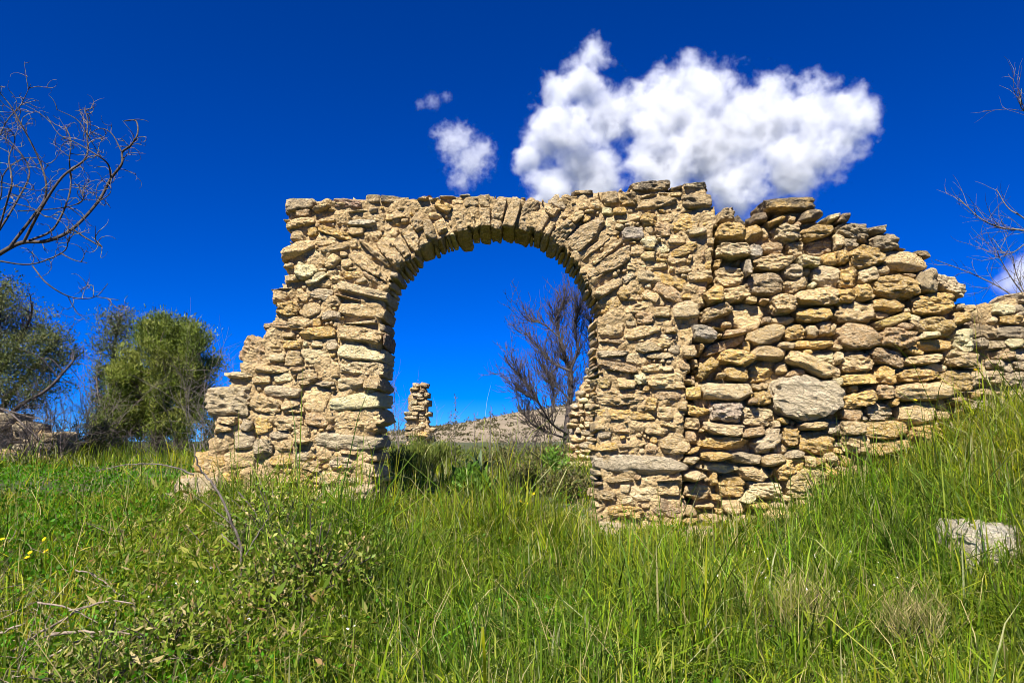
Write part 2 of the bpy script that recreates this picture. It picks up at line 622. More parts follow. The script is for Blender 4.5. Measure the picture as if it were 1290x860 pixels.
def pack(stones, gap):
    """clip planes so neighbours fit against each other instead of running through one another"""
    n = len(stones)
    U = np.array([s['u'] for s in stones]); Z = np.array([s['z'] for s in stones])
    W = np.array([s['w'] for s in stones]); H = np.array([s['h'] for s in stones])
    A = np.array([s['a'] for s in stones])
    rad = np.hypot(W, H)
    for i, s in enumerate(stones):
        s['clips'] = []
        d = np.hypot(U - U[i], Z - Z[i])
        for j in np.where((d < rad + rad[i]) & (d > 1e-4))[0]:
            dx = np.array([U[j] - U[i], Z[j] - Z[i]])
            M = np.zeros((2, 2))
            for k in (i, j):
                c, q = math.cos(A[k]), math.sin(A[k])
                Rm = np.array([[c, -q], [q, c]])
                M += Rm @ np.diag([W[k] ** 2, H[k] ** 2]) @ Rm.T
            nn = np.linalg.solve(M, dx); nn /= np.linalg.norm(nn)
            D = nn @ dx
            def sup(k):
                c, q = math.cos(A[k]), math.sin(A[k])
                return abs(nn @ np.array([c, q])) * W[k] + abs(nn @ np.array([-q, c])) * H[k]
            hi, hj = sup(i), sup(j)
            if D < hi + hj + gap:
                s['clips'].append((nn[0], nn[1], D * hi / (hi + hj) - gap / 2))
    return stones

def stone_tint(r, warm=0.5, grey=0.12):
    t = r.random()
    if t < grey:
        c = np.array([0.52, 0.41, 0.26])
    elif t < grey + 0.10:
        c = np.array([0.52, 0.335, 0.16])
    elif t < grey + 0.10 + 0.32 * warm:
        c = np.array([0.70, 0.44, 0.115])
    elif t < 0.80:
        c = np.array([0.69, 0.485, 0.225])
    else:
        c = np.array([0.79, 0.605, 0.335])
    return np.minimum(c * r.uniform(0.80, 1.34), 0.88)

def build_stone_wall(root, stones, y_front, thick, r, mat, max_parts=300, relief=0.03, warm=0.5, grey=0.12,
                     top_poly=None, res=1.0, name_of=None, tex=1.0, edge=0.2):
    stones = sorted(stones, key=lambda s: -s['w'] * s['h'])
    rest_v, rest_f, rest_c, nv = [], [], [], 0
    base = np.array(root.location)
    for idx, s in enumerate(stones):
        through = s.get('through', False)
        if top_poly is not None and poly_dist(top_poly, s['u'], s['z']) < edge + s['h'] * 0.5:
            through = True
        small = s.get('small', False)
        prot = r.normal(0, relief) - (0.0 if not small else -relief * 0.9) - s.get('proud', 0)
        if through:
            d = thick / 2 * r.uniform(0.94, 1.05)
        else:
            d = min(thick / 2, max(0.11, min(0.17, (s['w'] + s['h']) * 0.7)))
        yc = y_front + d + max(-2.2 * relief, min(2.2 * relief, prot))
        size = max(s['w'], s['h'])
        n = int(np.clip(round((4.6 + size * 48) * res * (0.75 if idx >= max_parts else 1.0)), 4, 15))
        V, F = stone_shape(s['w'], s['h'], d, s['a'], s['clips'], int(r.integers(1 << 30)), n, s.get('rough', r.uniform(0.7, 1.7)) * tex, s.get('boxy', r.random()))
        c = s['tint'] if 'tint' in s else stone_tint(r, warm, grey)
        al = s.get('weather', max(0.0, r.normal(-0.12, 0.13)))
        C = np.tile(np.append(c, al), (len(V), 1))
        ctr = np.array([s['u'], yc, s['z']])
        if idx < max_parts:
            nm = name_of(s) if name_of else 'stone'
            link(nm, fast_mesh(nm, V, [F], mat, C, bool(r.random() < 0.3)), root, tuple(ctr - base))
        else:
            rest_v.append(V + ctr - base); rest_f.append(F + nv); rest_c.append(C); nv += len(V)
    if rest_v:
        o = link('chink_stones', fast_mesh('chink_stones', np.concatenate(rest_v), rest_f, mat, np.concatenate(rest_c)), root)
        o['kind'] = 'stuff'

def build_core(root, poly, y_front, y_back, mat, cell=0.03, shrink=0.05, bump=0.03, seed=3, name='mortar_core', freq=9.0):
    poly = np.asarray(poly)
    u0, z0 = poly.min(0) - cell; u1, z1 = poly.max(0) + cell
    us = np.arange(u0, u1 + cell, cell); zs = np.arange(z0, z1 + cell, cell)
    cu, cz = (us[:-1] + us[1:]) / 2, (zs[:-1] + zs[1:]) / 2
    CU, CZ = np.meshgrid(cu, cz)
    ins = poly_contains(poly, CU, CZ)
    for a in np.linspace(0, 2 * math.pi, 9)[:-1]:
        ins &= poly_contains(poly, CU + shrink * math.cos(a), CZ + shrink * math.sin(a))
    UU, ZZ = np.meshgrid(us, zs)
    ny, nx = UU.shape
    P = np.stack([UU, np.zeros_like(UU), ZZ], -1)
    ju = noise3(P * 13 + 3, 1) * cell * 0.9; jz = noise3(P * 13 + 9, 2) * cell * 0.9
    fy = y_front + bump * fbm(P * freq, 3, seed)
    by = y_back + bump * fbm(P * freq + 40, 3, seed)
    Vf = np.stack([UU + ju, fy, ZZ + jz], -1).reshape(-1, 3)
    Vb = np.stack([UU + ju, by, ZZ + jz], -1).reshape(-1, 3)
    idx = np.arange(nx * ny).reshape(ny, nx)
    a, b, c, d = idx[:-1, :-1], idx[:-1, 1:], idx[1:, 1:], idx[1:, :-1]
    off = nx * ny
    faces = [np.stack([a, b, c, d], -1)[ins], np.stack([d, c, b, a], -1)[ins] + off]
    pad = np.pad(ins, 1)
    for di, dj, (p, q) in ((-1, 0, (a, b)), (1, 0, (c, d)), (0, -1, (d, a)), (0, 1, (b, c))):
        nb = pad[1 + di:1 + di + ins.shape[0], 1 + dj:1 + dj + ins.shape[1]]
        e = ins & ~nb
        faces.append(np.stack([q[e], p[e], p[e] + off, q[e] + off], -1))
    V = np.concatenate([Vf, Vb])
    used = np.unique(np.concatenate([f.ravel() for f in faces]))
    remap = np.full(len(V), -1); remap[used] = np.arange(len(used))
    me = fast_mesh(name, V[used] - np.array(root.location), [remap[f] for f in faces], mat)
    return link(name, me, root)

# --- stones measured on the photograph ---------------------------------------
# patches: (x0, y0, scale) of an enlarged view, then (x, y, width, height, tilt) of each stone in it
S1 = 200 / 1075.0
DRY = [
 (860, 240, S1, [
  (740,95,330,110,6),(865,165,165,85,15),(640,205,110,60,15),(535,172,110,70,10),(415,195,115,100,-20),(305,170,110,115,0),
  (320,285,190,120,0),(490,285,140,140,0),(575,260,60,100,25),(715,285,155,120,8),(905,265,225,130,12),(1035,185,100,60,10),
  (350,410,220,100,0),(500,410,90,100,-15),(620,380,140,75,-3),(775,395,115,110,10),(965,365,245,130,18),(615,480,270,100,3),
  (435,525,45,110,0),(335,580,190,150,0),(760,545,120,110,0),(850,485,140,75,-12),(1020,455,150,85,8),(570,630,250,160,0),
  (780,635,165,100,25),(1000,575,260,150,-3),(185,715,170,120,3),(365,695,180,110,12),(930,720,330,110,0),(680,765,170,130,5),
  (235,815,210,100,20),(125,580,170,100,8)]),
 (860, 380, S1, [
  (470,100,265,200,0),(565,122,65,50,0),(690,125,150,50,0),(895,85,245,95,0),(105,205,240,130,-8),(305,155,70,45,0),
  (240,178,80,30,-15),(350,215,160,60,12),(575,220,250,130,10),(765,205,140,110,0),(885,200,75,80,0),(985,175,130,100,8),
  (295,290,300,80,20),(705,300,95,50,-3),(890,285,265,70,2),(60,325,140,110,0),(370,375,215,105,-5),(590,345,220,100,-5),
  (855,430,330,115,-20),(980,375,200,90,0),(20,435,110,100,0),(175,460,180,120,30),(360,485,155,95,-5),(550,475,190,150,10),
  (40,535,110,60,0),(70,610,130,95,5),(310,605,340,130,-3),(550,645,110,100,10),(835,655,480,300,-4),(1060,540,60,60,0),
  (115,730,170,120,-5),(300,745,200,130,-5),(515,775,230,130,0),(680,805,70,45,-15),(65,820,140,100,-5)]),
 (860, 520, S1, [
  (285,105,250,90,-8),(480,135,160,60,15),(580,190,210,120,30),(735,165,110,140,0),(880,90,205,55,0),(1035,105,120,90,0),
  (915,200,240,160,-8),(280,205,340,90,0),(65,320,115,75,0),(230,295,190,55,0),(435,305,210,70,-5),(265,370,240,70,-5),
  (605,320,145,80,10),(760,285,115,65,0),(690,385,140,120,30),(870,330,85,85,0),(490,410,200,90,-5),(75,425,160,85,-5),
  (218,440,50,90,0),(100,535,200,110,0),(345,505,190,160,0),(570,525,215,120,0),(830,475,290,190,10),(1020,310,110,80,-10),
  (1000,400,140,110,-20),(1035,500,100,60,0),(440,580,110,60,30),(350,640,150,90,0),(170,640,140,60,10),(500,625,150,40,0),
  (830,610,110,60,0),(60,740,120,70,10),(650,640,120,70,5),(940,620,120,60,0),(200,720,150,70,0),(420,720,170,70,4),
  (610,720,160,70,-4),(780,700,150,80,0),(960,700,160,70,0)]),
 (1050, 260, S1, [
  (50,80,140,75,8),(130,165,230,130,-15),(305,155,130,90,10),(350,245,220,140,10),(485,270,70,30,-20),(605,320,105,60,0),
  (30,240,90,100,0),(110,260,105,85,0),(40,345,115,90,-10),(215,340,250,150,0),(490,360,310,160,-5),(80,475,180,160,-5),
  (240,470,145,110,10),(430,540,330,150,-3),(640,505,105,160,-10),(800,540,230,110,-25),(185,590,110,105,0),(55,610,130,110,0),
  (680,660,310,140,5),(370,670,225,100,-5),(150,720,260,140,0),(400,775,240,80,15),(545,810,150,38,-42),(715,805,250,120,-5),
  (880,755,140,110,12),(880,670,70,55,0)]),
 (1050, 380, S1, [
  (155,235,280,155,-3),(430,255,230,140,-5),(680,290,240,80,3),(885,260,140,150,10),(30,380,70,80,0),(165,410,230,160,0),
  (360,375,220,100,-18),(605,390,260,80,3),(870,390,230,100,-3),(-5,180,60,80,0),(360,495,130,120,-10),(580,500,280,100,3),
  (845,530,240,140,0),(150,530,270,80,5),(180,655,225,110,15),(345,610,110,90,3),(605,610,385,120,4),(870,670,190,80,0),
  (125,765,160,85,-8),(330,745,170,130,0),(570,755,270,150,10),(740,770,90,70,0)]),
 (1050, 480, 240 / 1075.0, [
  (85,265,170,80,0),(300,272,260,110,3),(130,360,140,110,-3),(310,375,250,80,8),(535,305,190,110,0),(750,255,220,90,8),
  (50,445,130,60,-20),(40,510,110,60,0),(150,510,120,60,0),(270,450,250,50,-5),(520,430,180,60,0),(680,380,180,80,6),
  (300,520,170,70,0),(470,500,150,70,4),(640,470,160,70,0),(90,590,160,70,0),(790,340,120,80,0)]),
]
# stones of the arch wall; a leading 'V' row holds the voussoirs of the arch ring
ARCH = [
 (340, 230, S1, [
  (190,145,220,100,3),(350,150,130,70,25),(510,135,200,75,-5),(690,105,110,75,0),(820,100,170,70,0),(980,130,170,40,8),
  (1040,80,100,35,5),(200,270,190,70,8),(620,270,200,60,0),(190,360,110,80,0),(180,450,220,100,20),(440,340,240,70,-15),
  (380,385,150,80,-5),(430,440,170,70,10),(580,325,110,60,0),(240,600,150,130,-10),(310,650,150,60,30),(130,555,75,70,0),
  (140,645,90,80,0),(340,540,90,70,15),(415,530,110,80,45),(480,240,80,120,0),(390,240,140,60,10),(590,190,140,50,5),
  (840,230,140,40,8),(740,235,90,60,0),(690,640,150,60,-35),(560,620,130,60,0),(350,750,150,80,-8),(220,765,100,70,-35),
  (60,765,120,100,0),(100,705,200,40,5),(660,735,410,110,-12),(220,200,120,60,0),(110,245,60,50,0)]),
 (320, 360, S1, [
  (745,165,340,110,-8),(700,240,230,45,0),(870,275,60,60,0),(720,330,330,120,-8),(910,370,70,100,0),(735,455,350,115,-5),
  (740,560,320,120,-5),(650,655,210,110,0),(820,665,180,90,-5),(715,780,400,130,5),(215,155,160,110,0),(150,260,190,80,0),
  (300,250,160,90,0),(430,320,240,90,3),(120,385,150,130,0),(230,335,90,40,0),(255,395,120,60,0),(400,470,190,110,0),
  (270,490,130,120,0),(155,485,110,60,0),(490,545,150,90,0),(290,560,100,40,0),(110,565,210,60,0),(355,610,130,100,10),
  (190,625,130,75,0),(45,640,120,60,0),(195,715,250,80,-3),(410,760,190,190,-8),(480,660,130,45,0),(515,600,120,50,0),
  (60,800,230,130,-15),(255,820,140,80,0),(530,100,110,80,20),(520,200,130,70,0),(380,165,130,100,25),(640,70,210,45,-8)]),
 (180, 420, 340 / 1218.0, [
  (500,80,140,130,-20),(430,182,140,40,0),(390,310,230,160,5),(675,335,95,55,0),(780,390,110,60,-8),(660,400,130,70,0),
  (540,410,85,85,8),(465,415,55,55,-15),(345,495,130,85,5),(455,485,100,85,0),(545,515,85,80,0),(630,510,90,70,0),
  (715,465,85,75,0),(612,460,85,40,0),(425,570,150,80,0),(300,595,150,100,-5),(395,640,90,55,0),(490,665,90,60,0),
  (620,575,110,50,0),(715,555,80,50,0),(980,385,240,95,8),(930,485,300,85,-1),(930,540,95,28,0),(895,585,110,55,0),
  (1025,560,100,45,5),(1010,610,100,60,-15),(960,665,190,30,0),(240,680,170,90,5),(380,705,120,70,0),(330,785,170,80,0),
  (620,660,120,50,0),(760,600,90,50,0),(820,650,120,60,0),(720,640,90,60,0),(520,740,140,70,0),(680,730,150,60,0),
  (840,725,150,60,0),(990,730,130,70,0),(345,425,100,50,0),(380,390,90,50,0)]),
 (520, 220, S1, [
  (490,170,90,110,0),(400,180,110,80,0),(350,140,70,40,0),(230,140,150,50,0),(150,150,90,40,20),(60,160,120,50,0),
  (60,215,150,60,-10),(210,220,130,80,-30),(300,180,90,60,0)]),
 (690, 220, S1, [
  (555,695,100,75,30),(190,290,110,60,30),(265,295,70,50,0),(245,100,125,65,0),(255,150,110,40,5),(135,145,70,50,0),
  (60,200,150,120,40),(325,195,90,90,0),(235,215,90,50,0),(425,150,130,110,10),(550,165,120,110,10),(700,80,250,90,3),
  (675,140,150,40,5),(785,115,80,40,0),(740,190,250,100,8),(875,85,90,60,20),(1005,60,160,70,-3),(1000,105,130,30,0),
  (870,130,110,50,5),(1010,180,200,110,0),(1030,265,130,35,0),(400,240,90,80,0),(490,245,90,50,0),(545,290,160,60,10),
  (485,350,60,45,0),(575,395,150,100,3),(690,455,110,80,0),(780,370,110,110,0),(690,300,110,90,0),(800,290,110,70,8),
  (940,320,190,130,10),(1010,385,150,80,5),(780,490,120,60,0),(930,500,200,90,25),(880,580,130,70,0),(600,520,110,90,0),
  (680,550,110,70,0),(740,620,150,50,10),(770,575,80,40,0),(920,640,110,50,8),(830,710,220,90,-18),(660,690,120,70,0),
  (820,800,200,90,-30),(975,770,80,60,-20),(950,820,90,45,0),(1040,540,90,120,0)]),
 (730, 350, S1, [
  (240,190,180,110,-10),(395,90,110,60,20),(480,120,130,80,-30),(725,220,170,130,0),(400,200,200,80,10),(560,230,120,80,0),
  (210,345,230,115,5),(430,360,240,80,15),(240,440,270,55,0),(220,510,240,60,3),(250,600,320,70,-8),(175,710,145,115,3),
  (320,715,130,80,-5),(560,290,120,60,0),(620,350,90,50,0),(470,470,180,80,5),(560,440,130,60,0),(540,520,180,50,0),
  (500,610,150,60,5),(595,605,80,50,0),(630,700,310,110,0),(270,810,340,100,4),(600,800,175,75,-3)]),
 (730, 500, 200 / 956.0, [
  (290,110,340,75,-5),(520,85,110,100,0),(280,195,155,70,2),(155,230,80,50,5),(465,195,130,70,-8),(530,170,100,40,-15),
  (590,280,215,140,-5),(170,295,130,60,5),(320,280,190,60,5),(360,405,520,115,-3),(235,500,175,45,-2),(545,505,150,30,0),
  (160,595,130,80,-10),(390,575,160,110,-3),(540,555,140,80,0),(285,620,90,60,0),(280,690,230,75,-3),
  (560,670,230,130,-10),(320,770,240,70,0),(530,780,150,60,5),(670,750,110,50,8),(250,850,240,70,0),(480,850,200,70,0),
  (690,830,180,80,0),(400,910,230,70,0),(620,910,200,70,0)]),
]
VOUSS = [
 (340, 230, S1, [(685,580,390,100,-40),(730,480,370,60,-42),(820,490,300,105,-45),(905,455,230,70,-57),(965,385,260,85,-60),
  (810,310,120,70,-50),(1015,290,190,90,-63),(1055,420,120,90,-62)]),
 (520, 220, S1, [(115,390,220,75,-66),(200,370,190,80,-70),(322,330,240,115,-76),(412,320,200,48,-79),(485,310,210,85,-86),
  (578,275,285,82,77),(668,275,275,82,72),(780,285,295,110,68),(872,340,220,50,64),(950,240,200,105,60),(915,390,180,45,60)]),
 (690, 220, S1, [(105,380,270,95,50),(245,405,350,125,43),(305,505,340,58,42),(390,530,330,48,38),(425,605,440,105,33),
  (350,700,220,40,35),(410,770,270,85,30)]),
]
ARCH_OUT = [(356,252),(395,250),(480,244),(500,244),(520,248),(560,243),(618,243),(640,246),(690,247),(727,240),(735,234),(750,240),
 (800,233),(820,228),(845,236),(866,226),(893,226),(893,240),(905,262),(903,300),(900,345),(884,400),(868,480),(864,560),(864,600),
 (864,720),(752,720),(751,600),(750,480),(748,405),(762,392),(744,372),(732,342),(714,318),(690,298),(660,287),(640,284),(618,284),(590,291),
 (560,301),(530,314),(514,332),(497,350),(490,372),(487,385),(482,400),(485,420),(482,450),(480,490),(477,520),(474,560),(472,610),
 (472,680),(225,680),(225,640),(245,600),(258,575),(268,540),(257,510),(275,495),(287,482),(285,472),(300,465),(304,450),(307,432),(325,425),
 (332,410),(346,398),(342,368),(357,350),(360,330),(357,318),(365,300),(358,285)]
DRY_OUT = [(905,262),(925,262),(945,272),(968,268),(966,255),(990,248),(1028,250),(1036,270),(1066,268),(1100,285),(1134,298),(1140,315),
 (1170,318),(1172,340),(1200,352),(1222,375),(1234,390),(1236,470),(1234,620),(1100,680),(864,720),(864,600),(864,560),(868,480),(884,400),
 (900,345),(903,300)]

def wall_uz(px, py, Y):
    p = at(px, py, Y); return (p.x, p.z)

def measured(patches, Y, kind=None, grow=1.10, growh=None):
    out = []
    for x0, y0, s, rows in patches:
        for (x, y, w, h, a) in rows:
            px, py = x0 + x * s, y0 + y * s
            u, z = wall_uz(px, py, Y)
            k = (wall_uz(px + 5, py, Y)[0] - wall_uz(px - 5, py, Y)[0]) / 10
            d = dict(u=u, z=z, w=w * s * k / 2 * grow, h=h * s * k / 2 * (growh or grow), a=R(a), px=px, py=py)
            if kind: d['kind'] = kind
            out.append(d)
    return out

def joint_x(py):
    return np.interp(py, [262, 300, 345, 400, 480, 720], [904, 903, 899, 882, 868, 864])

def build_main_walls():
    r = np.random.default_rng(5)
    Y = WALL_Y
    stones = measured(DRY, Y, None, 1.03) + measured(ARCH, Y) + measured(VOUSS, Y, 'voussoir', 1.0, 1.2)
    kx = Y / FPX
    for s in stones:                       # the measured ends took in the reveal of the opening: set the front arris back
        if s.get('kind'):
            if s['px'] < 520 and -62 < math.degrees(s['a']) < -30:
                t = 9 * kx; s['w'] -= t / 2; s['u'] -= math.cos(s['a']) * t / 2; s['z'] -= math.sin(s['a']) * t / 2
            elif 505 < s['px'] < 705:
                up = 1 if s['a'] > 0 else -1
                t = 9 * kx; s['w'] -= t / 2; s['u'] += up * math.cos(s['a']) * t / 2; s['z'] += up * math.sin(s['a']) * t / 2
            elif s['px'] >= 705:
                t = 6 * kx; s['w'] -= t / 2; s['u'] += math.cos(s['a']) * t / 2; s['z'] += math.sin(s['a']) * t / 2
        elif 345 < s['py'] < 640 and 400 < s['px'] < 500:
            right = s['px'] + s['w'] / kx
            lim = np.interp(s['py'], [345, 372, 400, 420, 450, 490, 520, 560, 640], [495, 491, 485, 488, 485, 483, 480, 477, 475])
            if right > lim:
                t = (right - lim) * kx; s['w'] -= t / 2; s['u'] -= t / 2
        elif 390 < s['py'] < 690 and 740 < s['px'] < 800:
            left = s['px'] - s['w'] / kx
            if left < 752:
                t = (752 - left) * kx; s['w'] -= t / 2; s['u'] += t / 2
    arch = [s for s in stones if s.get('kind') or s['px'] < joint_x(s['py'])]
    dry = [s for s in stones if not (s.get('kind') or s['px'] < joint_x(s['py']))]
    apoly = [wall_uz(x, y, Y) for x, y in ARCH_OUT]
    dpoly = [wall_uz(x, y, Y) for x, y in DRY_OUT]
    arch = fill_gaps(arch, apoly, 0.010, 0.018, 0.11, 640, r)
    dry = fill_gaps(dry, dpoly, 0.011, 0.030, 0.11, 110, r)
    for s in arch: s['own'] = 0
    for s in dry: s['own'] = 1
    both = pack(arch + dry, 0.006)
    for s in arch: s['boxy'] = r.uniform(0.4, 1.2)
    for s in both:
        px = s.get('px', s['u'] / Y * FPX + 645)
        if s.get('kind'):
            s['through'] = True; s['boxy'] = 1.5; s['proud'] = 0.008; s['rough'] = r.uniform(0.8, 1.4)
            s['tint'] = np.array([0.64, 0.45, 0.22]) * r.uniform(0.72, 1.22)
        # quoins of the opening
        if not s.get('small') and 'py' in s and s['py'] > 345 and (430 < px < 500 or 740 < px < 800):
            s['through'] = True; s['boxy'] = 0.8
    # weathered caps, reddish and grey pieces the photograph shows
    def near(px, py):
        return min((s for s in both if 'py' in s), key=lambda s: (s['px'] - px) ** 2 + (s['py'] - py) ** 2)
    for px, py, w in ((373,257,.55),(492,248,.9),(468,249,.6),(735,238,.8),(820,235,.8),(877,231,.8),(769,248,.5),(792,250,.6),(853,235,.8),
                      (878,253,.45),(997,257,.85),(1020,270,.8),(958,272,.7),(937,276,.8),(916,271,.5),(1059,275,.6),(1074,290,.5),
                      (1106,289,.6),(1115,305,.6),(1162,319,.6),(611,252,.5),(665,275,.45),(1028,289,.35),(1169,354,.5),(594,253,.5)):
        near(px, py)['weather'] = w
    for px, py, c in ((435,255,(.34,.19,.14)),(533,245,(.42,.16,.09)),(797,293,(.46,.40,.34)),(880,418,(.48,.42,.34)),(852,646,(.30,.19,.10)),
                      (916,518,(.52,.41,.33)),(966,357,(.36,.25,.13)),(965,317,(.45,.40,.33)),(489,429,(.22,.12,.08)),(1015,610,(.58,.42,.15)),
                      (893,465,(.55,.35,.07)),(762,482,(.56,.40,.13)),(1183,402,(.52,.35,.10)),(1124,404,(.60,.42,.10)),(1015,502,(.66,.55,.38)),
                      (805,585,(.56,.47,.33)),(440,555,(.58,.48,.31)),(455,273,(.62,.54,.38)),(1207,478,(.55,.36,.10)),(932,330,(.52,.44,.33))):
        near(px, py)['tint'] = np.array(c)
    big = near(1015, 502); big['proud'] = 0.05; big['weather'] = 0.0; big['rough'] = 1.3; big['boxy'] = 0.3; big['w'] *= 1.05; big['h'] *= 1.05
    outl = [wall_uz(x, y, Y) for x, y in ((968,506),(975,478),(1012,475),(1046,479),(1062,496),(1058,514),(1040,522),(1010,533),(985,522))]
    for (u1, z1), (u2, z2) in zip(outl, outl[1:] + outl[:1]):
        nx, nz = -(z2 - z1), (u2 - u1); ln = math.hypot(nx, nz); nx /= ln; nz /= ln
        off = nx * (u1 - big['u']) + nz * (z1 - big['z'])
        if off < 0: nx, nz, off = -nx, -nz, -off
        big['clips'].append((nx, nz, off))
    near(997, 257)['through'] = True; near(997, 257)['clips'] = []; near(997, 257)['z'] += 0.02
    lb = near(289, 506); lb['boxy'] = 0.2; lb['rough'] = 1.6; lb['tint'] = np.array([.56, .44, .26])
    rootA = empty('ruined_arch', (-0.2, Y, float(ground_z(-0.2, Y))), 'ruined arched wall of rough tan stones and crumbling mortar', 'wall')
    rootD = empty('stone_ruin', (3.0, Y, float(ground_z(3.0, Y))), 'dry stone wall of loose ochre rubble abutting the arched wall, sloping down at its end', 'wall')
    nm = lambda s: 'voussoir' if s.get('kind') else 'stone'
    build_stone_wall(rootA, [s for s in both if s['own'] == 0], Y, 0.52, r, M_stone, 300, 0.018, 0.50, 0.07, apoly, 1.0, nm)
    build_stone_wall(rootD, [s for s in both if s['own'] == 1], Y - 0.04, 0.55, r, M_stone, 300, 0.045, 0.95, 0.03, dpoly, 1.0)
    build_core(rootA, apoly, Y + 0.038, Y + 0.46, M_mortar, 0.026, 0.030, 0.034, 3, freq=11.0)
    build_core(rootD, dpoly, Y + 0.145, Y + 0.46, M_mortar, 0.04, 0.09, 0.03, 8, 'rubble_core')
build_main_walls()

def coursed(poly, rh, aspect, r, step=0.006):
    """random courses of stones inside an outline"""
    poly = np.asarray(poly)
    out = []
    z = poly[:, 1].min()
    while z < poly[:, 1].max():
        h = rh * r.uniform(0.7, 1.35)
        u = poly[:, 0].min() - r.uniform(0, rh)
        while u < poly[:, 0].max():
            w = h * aspect * r.uniform(0.6, 1.6)
            cu, cz = u + w / 2, z + h / 2 + r.normal(0, rh * 0.12)
            if poly_contains(poly, np.array([cu]), np.array([cz]))[0]:
                out.append(dict(u=cu, z=cz, w=w / 2 * 1.10, h=h / 2 * r.uniform(1.0, 1.18), a=r.normal(0, 0.09)))
            u += w
        z += h
    return out

def small_wall(name, label, px_poly, Y, thick, rh, aspect, seed, warm, grey, tint_mul=1.0, res=0.8, relief=0.03, core=True, weather=0.0):
    r = np.random.default_rng(seed)
    poly = [wall_uz(x, y, Y) for x, y in px_poly]
    st = pack(coursed(poly, rh, aspect, r), 0.008)
    for s in st:
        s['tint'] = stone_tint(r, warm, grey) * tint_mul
        s['weather'] = max(0, r.normal(weather, 0.2))
    cx = float(np.mean([p[0] for p in poly]))
    root = empty(name, (cx, Y, float(ground_z(cx, Y))), label, 'wall')
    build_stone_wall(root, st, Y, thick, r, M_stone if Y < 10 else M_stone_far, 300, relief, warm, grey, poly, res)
    if core:
        build_core(root, poly, Y + thick * 0.2, Y + thick * 0.85, M_mortar, 0.04, rh * 0.32, 0.02, seed, 'rubble_core')
    return root

small_wall('stone_ruin', 'grey rubble wall continuing past the end of the dry stone wall', [(1241,400),(1246,378),(1290,372),(1330,368),(1400,380),(1420,460),(1420,560),(1241,600)],
           7.95, 0.5, 0.125, 1.6, 21, 0.2, 0.35, 0.95, 1.0, 0.03, True, 0.15)
small_wall('stone_ruin', 'broken pale rubble wall behind the right jamb of the arch', [(721,590),(722,520),(727,498),(735,478),(748,462),(760,452),(800,440),(840,440),(840,600)],
           13.5, 0.5, 0.115, 1.35, 31, 0.2, 0.2, 1.05, 0.6, 0.03)
small_wall('ruined_pier', 'thin ruined stone pillar standing far behind the arch', [(511,575),(510,540),(512,520),(513,498),(518,482),(536,482),(538,505),(540,530),(543,548),(545,575)],
           21.0, 0.6, 0.13, 1.7, 41, 0.4, 0.3, 0.9, 0.7, 0.05, True, 0.25)
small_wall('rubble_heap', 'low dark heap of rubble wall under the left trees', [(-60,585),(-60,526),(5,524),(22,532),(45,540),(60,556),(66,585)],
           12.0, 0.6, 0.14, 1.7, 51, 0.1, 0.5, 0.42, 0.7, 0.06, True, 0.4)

# ----------------------------------------------------------------------------
# vegetation builders
# ----------------------------------------------------------------------------
def on_ground(px, py, lift=0.0, y0=2.0, y1=60.0):
    """where the line of sight through a pixel meets the ground raised by lift"""
    prev = None
    for Y in np.concatenate([np.arange(y0, 12, 0.05), np.arange(12, y1, 0.25)]):
        p = at(px, py, float(Y))
        d = p.z - float(ground_z(p.x, Y)) - lift
        if d <= 0: return p
        prev = p
    return prev

def jitter_cols(base, n, r, amt=0.18, alpha=0.0):
    c = np.asarray(base)[None, :] * r.uniform(1 - amt, 1 + amt, (n, 1)) * r.uniform(0.93, 1.07, (n, 3))
    return np.concatenate([c, np.full((n, 1), alpha)], 1)

def blades(base, H, W, az, bend, yaw, cols, tipcols):
    n = len(base)
    ts = np.array([0.0, 0.38, 0.74, 1.0])
    wid = np.array([0.8, 1.0, 0.7, 0.0])
    dirv = np.stack([np.cos(az), np.sin(az), np.zeros(n)], -1)
    side = np.stack([np.cos(yaw), np.sin(yaw), np.zeros(n)], -1)
    V = np.zeros((n, 7, 3)); C = np.zeros((n, 7, 4))
    for k, t in enumerate(ts):
        drop = 1 - 0.50 * np.clip(bend, 0, 1.4) * t ** 2
        c = base + dirv * (H * bend * t ** 1.9)[:, None]
        c[:, 2] += H * t * drop
        col = cols * (1 - t ** 2) + tipcols * t ** 2
        if k < 3:
            V[:, 2 * k] = c - side * (W * wid[k] / 2)[:, None]
            V[:, 2 * k + 1] = c + side * (W * wid[k] / 2)[:, None]
            C[:, 2 * k] = col; C[:, 2 * k + 1] = col
        else:
            V[:, 6] = c; C[:, 6] = col
    o = np.arange(n)[:, None] * 7
    q1 = o + np.array([[0, 1, 3, 2]]); q2 = o + np.array([[2, 3, 5, 4]]); t3 = o + np.array([[4, 5, 6]])
    return V.reshape(-1, 3), [np.concatenate([q1, q2]), t3], C.reshape(-1, 4)

